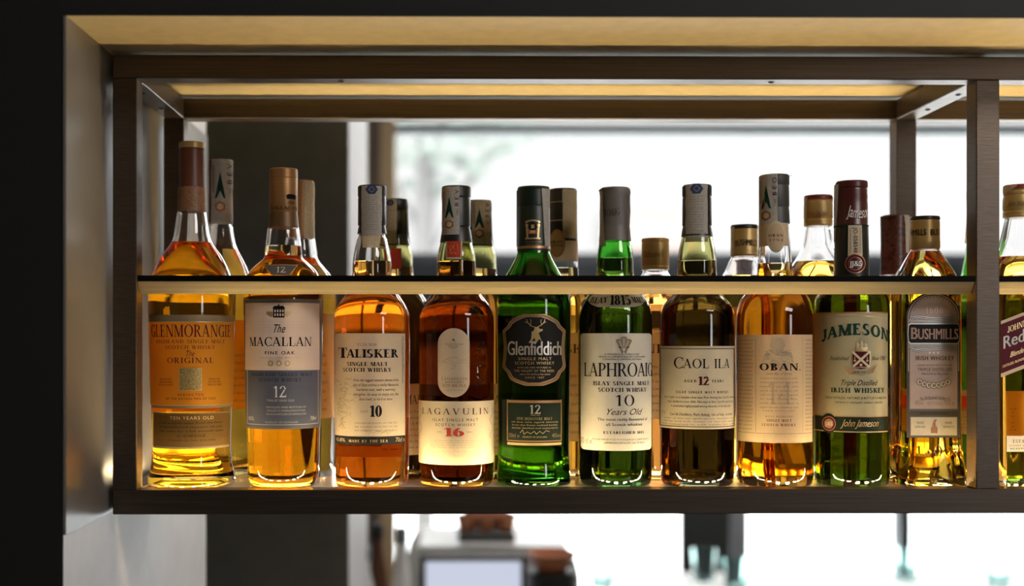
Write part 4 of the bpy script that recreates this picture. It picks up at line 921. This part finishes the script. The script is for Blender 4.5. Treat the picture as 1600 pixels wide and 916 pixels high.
k.text('The Old Bushmills Distillery Co', 1436, 1484, 619, 624, 'ink_black', shear=.3, lift=.0006, arch=.5); k.text('PRODUCT OF IRELAND', 1448, 1471, 628, 633, 'ink_grey', lift=.0006); k.text('40%vol', 1429, 1442, 626, 633, 'ink_grey', lift=.0006); k.text('70cl e', 1473, 1490, 626, 633, 'ink_grey', lift=.0006)
k.text('TRADE', 1431, 1443, 659, 662.5, 'ink_black', track=.2, lift=.0006); k.text('GENUINE', 1429, 1445, 665.5, 668.5, 'ink_black', track=.2, lift=.0006); k.text('MARK', 1476, 1487, 659, 662.5, 'ink_black', track=.2, lift=.0006); k.text('QUALITY', 1473, 1490, 665.5, 668.5, 'ink_black', track=.2, lift=.0006)
k.poly([(1454, 677), (1454, 669), (1459, 663), (1464, 669), (1464, 677)], 'ink_rust', .0006); k.poly([(1456, 664), (1459, 656), (1464, 655), (1461, 659), (1461, 665)], 'ink_rust', .0006); k.text('AGED IN OAK CASKS', 1436, 1481, 644.6, 647.2, 'ink_black', lift=.0004)
k.done('label', 'arched mauve label with a black name banner')
k = Flat(b10, -.0003); k.text('1608', 1431, 1488, 697, 713, 'clear_glass', 'serif', .2, lift=.0014); k.done('raised_lettering')

# --- 11 square bottle right of the post, slanted red label
b11 = Bottle(1592, YQ+.002, [(17, 300, 0), (20, 338, 0), (22, 350, 0), (28, 378, 0), (33, 396, .2), (42, 412, .6), (48, 428, .9), (50, 446, 1), (50, 480, 1), (50, 600, 1), (50, 740, 1), (49, 756, 1)],
  'square bottle with a slanted dark red label, standing right of the post', FG, kind='square', fill=403, liq='gold_whisky')
cap(b11, [(22, 290), (23, 291.5), (23.2, 297), (22, 299), (22.6, 301), (22.9, 303), (22, 306), (23.3, 312), (23.6, 326), (22.6, 331), (23.4, 333), (23, 336), (23.6, 339), (22, 341)], 'dull_gold_cap', bands=((289, 297, 'red_top'),))
k = Skin(b11, .0004, 23.7*b11.k); k.text('John Walker', 1576, 1608, 314, 322, 'ink_brown', shear=.6, arch=-.3); k.done('cap_print')
k = Skin(b11, .0010, 23.4*b11.k); k.sheet([(288, 1572, 1590), (291, 1569, 1588), (299, 1568, 1574)], 'stamp_paper_tan', 6); k.done('seal_strip')
k = Flat(b11, .0005)
def slant(y, d): return [(1564, y+d), (1662, y-38+d)]
def band(ya, yb, m, lift):
    n = 12; V = [k.at(k.A(1563.5+i*98/n, 560), k.Z(y-38*i/n), lift) for y in (ya, yb) for i in range(n+1)]
    k.mb.add(V, [(i, i+1, n+2+i, n+1+i) for i in range(n)], m)
band(502, 590, 'cream_paper', 0); band(507, 584, 'red_label_paper', .0002)
def stext(t, x0, x1, y0, h, m, font, shear=0, bold=0, track=0):
    V, Fs, _ = layout(t, font, track, shear); wd = max(x for x, y in V)
    for j in range(1+bold): k.mb.add([k.at(k.A(x0+(x1-x0)*(x+.03*j)/wd, 560), k.Z(y0-h*y-.388*(x1-x0)*x/wd), .0004) for x, y in V], Fs, m)
stext('JOHNNIE WALKER', 1574, 1652, 520, 9, 'gold_foil', 'serif'); stext('Red Label', 1565.5, 1652, 546, 19, 'ink_white', 'sans', bold=2); stext('Blended Scotch Whisky', 1577, 1652, 559, 8, 'gold_foil', 'sans', .45); stext('DISTILLED, BLENDED AND BOTTLED IN SCOTLAND', 1566, 1656, 575, 3.6, 'gold_foil', 'sans')
k.done('label', 'slanted dark red label with white edges')
k = Flat(b11, .0005); k.rect(1572.5, 1655, 681, 706, 'white_paper'); k.frame(1573.5, 1654, 682, 705, .6, 'gold_foil'); k.text('ESTABLISHED 1820', 1582, 1648, 687, 692, 'ink_black', 'serif', .1); k.text('JOHN WALKER & SONS', 1576, 1652, 695, 697.6, 'ink_grey'); k.text('SCOTLAND', 1577, 1620, 700, 702.5, 'ink_black', bold=1); k.done('label', 'small white foot label')

# ================================================================== back row bottles
def back_label(bt, x0, x1, y0, y1, m, wm=None, seed=1, ink='ink_brown', bars=False):
    k = Skin(bt); k.rect(x0, x1, y0, y1, m, sub=8)
    if wm: k.text(wm, x0+8, x1-8, y0+18, y0+32, ink, 'serif')
    k.lines(7, x0+12, x1-12, y0+(y1-y0)*.35, y1-8, 'ink_grey', seed=seed, h=.4)
    if bars:
        for i in range(14): k.rect(x1-13+i*.8, x1-12.6+i*.8, y0+(y1-y0)*.55, y0+(y1-y0)*.85, 'ink_black', .0003, 1); k.rect(x0+2+i*.8, x0+2.4+i*.8, y0+(y1-y0)*.55, y0+(y1-y0)*.85, 'ink_black', .0003, 1)
    k.done('label')
def back_body(c, top, nk, w0=55):
    return [(nk*.70, top+10), (nk*.78, top+60), (nk*.95, top+85), (nk, 425), (nk*1.15, 440), (w0*.75, 458), (w0*.93, 474), (w0, 492), (w0, 560), (w0*.99, 660), (w0*.98, 730), (w0*.96, 741)]

c1 = Bottle(345, YB+.011, [(14, 262), (17, 345), (19, 356), (22, 375), (27, 391), (38, 412), (46, 430), (55, 455), (58, 480), (57, 560), (54, 650), (53, 690), (54, 715), (57, 735), (58, 741)],
  'clear bottle with a grey paper strip down its cap, back row behind the orange-labelled bottle', BGp, fill=391)
cap(c1, [(18, 250), (19, 252), (19, 270), (18.2, 272), (18, 292), (18.5, 310), (19, 349)], 'brown_cap')
stamp(c1, 19.2, 330, 363.5, 249.5, 350, 'stamp_paper', 'spire'); back_label(c1, 292, 398, 500, 640, 'orange_paper', seed=2)
c2 = Bottle(470, YB, [(16, 295), (18, 362), (22, 373), (25, 392), (27, 405), (36, 417), (48, 432), (55, 455), (56, 480), (55, 600), (52, 700), (51, 741)],
  'bottle with a tan paper strip on a bronze cap, back row behind the pinkish-labelled bottle', BGp, fill=405, liq='amber_whisky')
cap(c2, [(19.5, 283), (20.6, 285), (20.8, 372)], 'bronze_cap'); stamp(c2, 21, 475, 491.5, 284, 372, 'stamp_paper_tan'); back_label(c2, 428, 522, 490, 655, 'tan_paper', seed=3)
c3 = Bottle(618, YB, back_body(618, 312, 28), 'olive bottle with a red seal on its neck, back row beside the reddish whisky', BGp, fill=418, glassm='olive_glass', liq='copper_whisky')
cap(c3, [(19, 312), (20, 314), (20, 328), (19, 330), (19.6, 332), (19.8, 366), (19, 368), (21.5, 385)], 'black_capsule'); stamp(c3, 20.3, 600, 620, 312, 388, 'stamp_paper_tan', 'hex')
k = Skin(c3, .0006); k.rect(610, 627, 388, 420, 'ink_red', 0, 6, 3); k.done('seal_tag', 'red seal on the neck'); back_label(c3, 573, 671, 600, 712, 'cream_paper', 'SINGLE MALT', seed=4, bars=True)
c4 = Bottle(748.5, YB, back_body(748, 314, 28), 'olive bottle with a patterned strip over its black cap, back row beside the dark whisky', BGp, fill=421, glassm='olive_glass', liq='copper_whisky')
cap(c4, [(19, 314), (20, 316), (20, 329), (19, 331), (19.6, 333), (19.8, 368), (19, 370), (21.5, 386)], 'charcoal_capsule'); stamp(c4, 20.3, 737, 765.5, 313.5, 384, 'stamp_paper_tan', 'spire'); back_label(c4, 700, 801, 600, 712, 'cream_paper', 'SINGLE MALT', seed=5, bars=True)
c5 = Bottle(880, YB, [(16, 310), (20, 385), (23, 405), (24, 425), (27, 440), (42, 456), (53, 474), (56, 495), (56, 600), (55, 741)], 'amber bottle with a gold oval on its capsule, back row beside the dark green bottle', BGp, fill=419, liq='gold_whisky')
cap(c5, [(20.5, 296), (21.5, 298), (21.8, 360), (22.4, 385)], 'black_capsule', bands=()); stamp(c5, 22, 879, 901, 297, 372, 'stamp_paper_tan')
k = Skin(c5, .0005, 22.6*c5.k); k.sheet([(376, 858, 902), (408, 857, 903)], 'tan_paper', 10); k.ellipse(871, 380, 12, 22, 'gold_cap', .0003, 8); k.ellipse(871, 380, 9.5, 18.5, 'dull_gold_cap', .0005, 8); k.text('OBAN', 861.5, 879.5, 376, 380, 'ink_brown', 'bold', lift=.0007); k.text('1794', 863, 879, 382, 386, 'ink_brown', 'serif', lift=.0007); k.rect(859.5, 880, 314.5, 315.5, 'gold_foil', .0001); k.rect(859.5, 880, 343.5, 344.5, 'gold_foil', .0001); k.done('neck_label', 'gold oval neck label'); back_label(c5, 829, 931, 520, 690, 'tan_paper', 'WHISKY', seed=6, bars=True)
c6 = Bottle(1024, YB, [(17, 380), (19, 420), (22, 430), (34, 446), (46, 462), (54, 480), (55, 500), (55, 600), (54, 741)], 'squat amber bottle whose plain gold cap alone shows above the rail, back row', BGp, fill=436, liq='copper_whisky')
cap(c6, [(20.3, 373), (21.4, 374.5), (21.5, 378), (20.6, 379), (21.2, 381), (21.5, 414), (20.8, 415.5), (21.6, 418), (21, 422)], 'dull_gold_cap'); k = Skin(c6, .0004, 21.8*c6.k); k.text("Ballantine's", 1006, 1036, 393, 402, 'ink_brown', shear=.4, arch=-.2); k.sheet([(374, 1033, 1045), (398, 1036, 1045), (420, 1030, 1044.5)], 'cellophane', 5); k.done('cap_print'); back_label(c6, 976, 1076, 520, 655, 'white_paper', 'FINEST', seed=7, bars=True)
c7 = Bottle(1163, YB, [(16, 362, 0), (19, 398, 0), (23, 408, 0), (30, 425, .3), (38, 440, .8), (42, 460, 1), (42.5, 600, 1), (44, 690, 1), (48, 735, 1), (48, 741, 1)], 'square bottle with a lettered gold cap, back row beside the tan-labelled bottle', BGp, kind='square', fill=432)
cap(c7, [(20, 352), (21, 353.5), (21.2, 357), (20.4, 358.5), (20.8, 360), (21, 390), (21.6, 392), (21, 395), (21.6, 398), (20.6, 401)], 'dull_gold_cap', bands=((351, 358, 'black_capsule'),)); k = Skin(c7, .0003, 21.3*c7.k); k.text('BUSHMILLS', 1149, 1181.5, 374, 383.5, 'ink_black', bold=2, arch=.15); k.sheet([(353, 1142.4, 1148), (400, 1143, 1147)], 'stamp_paper', 3); k.done('cap_print')
k = Skin(c7); k.rect(1128, 1196, 480, 650, 'mauve_paper', sub=4); k.done('label')
c8 = Bottle(1278.5, YB, [(16, 315, 0), (18.5, 352, 0), (20, 362, 0), (24, 385, 0), (33, 403, .1), (44, 421, .4), (48, 440, .8), (49, 460, 1), (49, 600, 1), (49, 741, 1)], 'square bottle with a red-topped gold cap, back row left of the maroon foil neck', BGp, kind='square', fill=410, liq='gold_whisky')
cap(c8, [(20.5, 306), (21.6, 307.5), (21.8, 313), (20.8, 314.5), (21.4, 316), (21.8, 320), (22, 341), (21.2, 343), (22, 346), (21.4, 349), (22, 352), (20.8, 354)], 'dull_gold_cap', bands=((305, 313.2, 'red_top'),)); k = Skin(c8, .0004, 22.2*c8.k); k.text('John Walker', 1263, 1294, 330, 338, 'ink_rust', shear=.6, arch=-.3); k.sheet([(307, 1256.6, 1262), (353, 1257, 1260.5)], 'stamp_paper_tan', 3); k.sheet([(306, 1296, 1301), (316, 1297, 1302)], 'cellophane', 3); k.done('cap_print')
back_label(c8, 1240, 1318, 520, 600, 'red_label_paper', seed=8)
c9 = Bottle(1398, YB, [(18, 350), (20.5, 420), (22, 432), (34, 446), (46, 460), (52, 478), (53, 500), (53, 741)], 'bottle with a mottled red-brown foil neck, back row left of the square gold-capped bottle', BGp, fill=440, liq='amber_whisky')
cap(c9, [(19.5, 337), (21.4, 339), (21.2, 352), (20.8, 380), (21.6, 424), (22, 430)], 'red_brown_seal'); k = Skin(c9, .0006, 21.8*c9.k); k.sheet([(336, 1376, 1381), (372, 1377, 1381), (424, 1377, 1380.5)], 'cellophane', 3); k.sheet([(336, 1412, 1420), (350, 1414, 1420.5), (395, 1415, 1419.5)], 'stamp_paper', 4); k.done('seal_strip'); back_label(c9, 1352, 1446, 500, 600, 'orange_paper', seed=9)
c10 = Bottle(1533, YB, [(16, 300), (20, 360), (23, 395), (27, 418), (30, 432), (40, 450), (50, 466), (54, 484), (54, 600), (53, 741)], 'green bottle mostly hidden behind the post, its loose paper tag hanging out', BGp, fill=432, glassm='green_glass', liq='straw_whisky')
cap(c10, [(19, 290), (20, 292), (20.4, 350), (22, 372)], 'black_capsule'); k = Skin(c10, .0006, 24*c10.k); 
zt0, zt1, zt2 = c10.pz(306), c10.pz(382), c10.pz(374); f = c10.k
k.mb.add([(-22.2*f, -.004, zt0), (-21.0*f, .004, zt0+.004), (-33*f, -.012, zt1), (-23.0*f, -.006, zt2-.004), (-22.4*f, -.002, (zt0+zt1)/2)], [(0, 2, 4), (2, 3, 4), (0, 4, 1)], 'stamp_paper_tan'); k.done('paper_tag'); back_label(c10, 1486, 1586, 610, 680, 'tan_paper', seed=10)
k = Skin(c10); k.rect(1487, 1560, 620, 640, 'ink_red', .0008); k.done('label')

# ================================================================== the room beyond
mat('chrome', (.82, .82, .82), .22, metal=.3); mat('machine_white', (.75, .74, .72), .3); mat('black_plastic', (.01, .01, .01), .5); mat('cup_brown', (.42, .15, .06), .35); mat('monitor_shell', (.045, .03, .02), .5); emit('screen_glow', (.62, .66, .80), .95); mat('white_table', (.82, .82, .82), .35); mat('chair_black', (.012, .014, .014), .7); mat('steel_grey', (.22, .22, .24), .4, metal=.5); mat('counter_wood', (.12, .08, .05), .45); mat('steel_top', (.5, .5, .5), .3, metal=.8)
glass('teal_tumbler', (.72, .92, .90), 1.25)
CT = -.84
ct = thing('service_counter', (0.05, 1.85, FL), 'low service counter behind the shelf with coffee machine and monitor on it', 'counter')
q = MB(); q.box(-.42, .29, -.33, .33, 0, CT-FL-.04, 'counter_wood'); q.build('base', ct)
q = MB(); q.box(-.45, .31, -.34, .34, CT-FL-.04, CT-FL, 'steel_top', .004); q.build('worktop', ct)
# coffee machine with a rounded hood
Ym = 1.98; xa, xb = P(632, 850, Ym)[0], P(896, 850, Ym)[0]; zt_ = P(700, 838, Ym)[2]
em = thing('espresso_machine', ((xa+xb)/2, Ym, CT), 'chrome and white espresso machine on the counter, blurred below the shelf', 'coffee machine')
hw = (xb-xa)/2; hh = zt_-CT
q = MB(); prof = [(-hw, .06), (-hw, hh*.72)]+[(-hw+.05-.05*cos(a), hh*.72+hh*.28*sin(a)) for a in [i*pi/16 for i in range(1, 9)]]+[(hw-.05+.05*cos(a), hh*.72+hh*.28*sin(a)) for a in [pi/2-i*pi/16 for i in range(0, 9)]]+[(hw, .06)]
q.rings([[(x, y, z) for x, z in prof] for y in (-.16, .16)], 'chrome'); q.build('housing', em)
q = MB(); q.box(-hw*.8, hw*.8, -.165, -.159, .10, hh*.62, 'machine_white', .002); q.build('front_panel', em)
q = MB(); q.box(-hw*.9, hw*.9, -.24, -.16, 0.005, .05, 'black_plastic', .004); q.build('drip_tray', em)
for i in (-1, 1):
    q = MB(); q.lathe([(.03, .14), (.034, .16), (.034, .2), (.028, .21)], 'chrome', 24, i*hw*.45, -.19); q.build('brew_head', em)
    q = MB(); q.tube([(i*hw*.45, -.2, .15), (i*hw*.45, -.31, .14)], .011, 'black_plastic'); q.build('handle', em)
q = MB(); tx0, tx1 = P(716, 838, Ym)[0]-(xa+xb)/2, P(802, 838, Ym)[0]-(xa+xb)/2
q.box(tx0, tx1, -.10, .10, hh-.001, hh+.022, 'black_plastic', .004); q.build('cup_tray', em)
for i, (sx, sy) in enumerate((( .15, -.05), (.5, -.05), (.85, -.05), (.3, .05), (.7, .05))):
    q = MB(); x = (xa+xb)/2+tx0+(tx1-tx0)*sx
    q.lathe([(.020, 0), (.021, .004), (.027, .03), (.029, .042), (.027, .042), (.024, .03), (.017, .006)], 'cup_brown', 24)
    o = thing('coffee_cup', (x, Ym+sy, zt_+.022), ('brown cup at the left front of the machine tray', 'brown cup in the front middle of the machine tray', 'brown cup at the right front of the machine tray', 'brown cup at the left rear of the machine tray', 'brown cup at the right rear of the machine tray')[i], 'cup', 'coffee cups warming on the machine')
    q.build('bowl', o); h = MB(); h.tube([(.026, 0, .034), (.040, 0, .034), (.042, 0, .018), (.024, 0, .014)], .003, 'cup_brown', 6); h.build('handle', o)
# till monitor
Yt = 1.62; mx0, mx1 = P(657, 900, Yt)[0], P(822, 900, Yt)[0]; mz1 = P(740, 868, Yt)[2]; mc = (mx0+mx1)/2
mo = thing('till_monitor', (mc, Yt, CT), 'dark-framed till monitor with a pale screen, at the bottom of the view', 'monitor'); H_ = mz1-CT; W_ = (mx1-mx0)/2
q = MB(); q.box(-W_, W_, 0, .035, .06, H_, 'monitor_shell', .004); q.build('shell', mo)
q = MB(); q.box(-W_+.012, W_-.012, -.003, .001, .075, H_-.014, 'screen_glow'); q.build('screen', mo)
q = MB(); q.lathe([(.08, 0), (.08, .008), (.02, .012), (.018, .08)], 'monitor_shell', 24, 0, .018); q.build('stand', mo)
# copper bowl right of the monitor and glasses
o = MB(); o.lathe([(.03, 0), (.034, .004), (.050, .022), (.056, .042), (.053, .042), (.046, .022), (.026, .007)], 'cup_brown', 32); px_ = P(862, 880, 1.58); bz = P(862, 892, 1.58)[2]
pd = MB(); pd.lathe([(.056, 0), (.056, bz-CT)], 'black_plastic', 32); bp = tag(pd.build('grinder_base', loc=(px_[0], 1.58, CT)), 'black drum on the counter under the copper bowl', 'grinder'); 
tag(o.build('copper_bowl', loc=(px_[0], 1.58, bz)), 'copper brown bowl on the black drum right of the monitor', 'bowl')
# white table by the window with tumblers, black chair
TZ = -.665; tb = thing('cafe_table', (1.05, 2.12, FL), 'white cafe table near the street window', 'table')
q = MB(); q.box(-.62, 1.3, -.2, .2, TZ-FL-.025, TZ-FL, 'white_table', .006); q.build('tabletop', tb)
for x in (-.4, 1.05):
    q = MB(); q.lathe([(.2, 0), (.2, .012), (.03, .03), (.025, TZ-FL-.025)], 'steel_grey', 24, x, 0); q.build('leg', tb)
TL = ('at the far left corner of the white table', 'beside the black chair on the white table', 'right of the black chair on the white table', 'under the dark window post on the white table', 'at the right end of the white table')
for i, (px, Yg) in enumerate(((940, 2.1), (1100, 2.2), (1150, 2.05), (1415, 2.2), (1560, 2.1))):
    q = MB(); q.lathe([(.026, 0), (.029, .004), (.034, .09), (.032, .09), (.026, .010)], 'teal_tumbler', 28)
    tag(q.build('tumbler', loc=(P(px, 900, Yg)[0], Yg, TZ)), 'clear tumbler '+TL[i], 'glass', 'tumblers on the white table')
cx0, cx1 = P(1063, 850, 2.75)[0], P(1166, 850, 2.75)[0]
ch = thing('high_chair', ((cx0+cx1)/2, 2.75, FL), 'black high-backed chair with a grey side post, behind the white table', 'chair'); w2 = (cx1-cx0)/2
q = MB(); q.box(-w2, w2-.055, -.02, .02, .62, 1.28, 'chair_black', .008); q.build('backrest', ch)
q = MB(); q.box(w2-.052, w2, -.025, .025, 0, 1.30, 'steel_grey', .004); q.build('side_post', ch)
q = MB(); q.box(-w2, w2-.055, -.36, .0, .56, .615, 'chair_black', .01); q.build('seat', ch)
for x, y in ((-w2+.02, -.34), (-w2+.02, -.01), (w2-.08, -.34)):
    q = MB(); q.box(x-.012, x+.012, y-.012, y+.012, 0, .56, 'steel_grey'); q.build('leg', ch)
# bottles and a jar at the left end of the counter
mat('syrup_brown', (.10, .035, .015), .3); mat('enamel_white', (.8, .79, .77), .3); mat('grey_lid', (.18, .2, .22), .4)
for px, py, Yg, r, m, cm, nm, lb, ct_ in ((590, 818, 1.72, .026, 'syrup_brown', 'black_plastic', 'syrup_bottle', 'brown syrup bottle at the left end of the counter', 'bottle'), (628, 824, 1.62, .024, 'enamel_white', 'grey_lid', 'milk_bottle', 'white milk bottle beside the till monitor', 'bottle'), (568, 852, 1.60, .030, 'enamel_white', 'grey_lid', 'sugar_jar', 'white sugar jar with a grey lid by the column edge', 'jar')):
    p = P(px, py, Yg); h = p[2]-CT; t = thing(nm, (p[0], Yg, CT), lb, ct_)
    q = MB(); q.lathe([(r*.9, 0), (r, .006), (r, h*.62), (r*.8, h*.74), (r*.5, h*.84), (r*.48, h*.92)], m, 24); q.build('body', t)
    q = MB(); q.lathe([(r*.56, h*.91), (r*.56, h*.99), (r*.45, h)], cm, 24); q.build('cap', t)
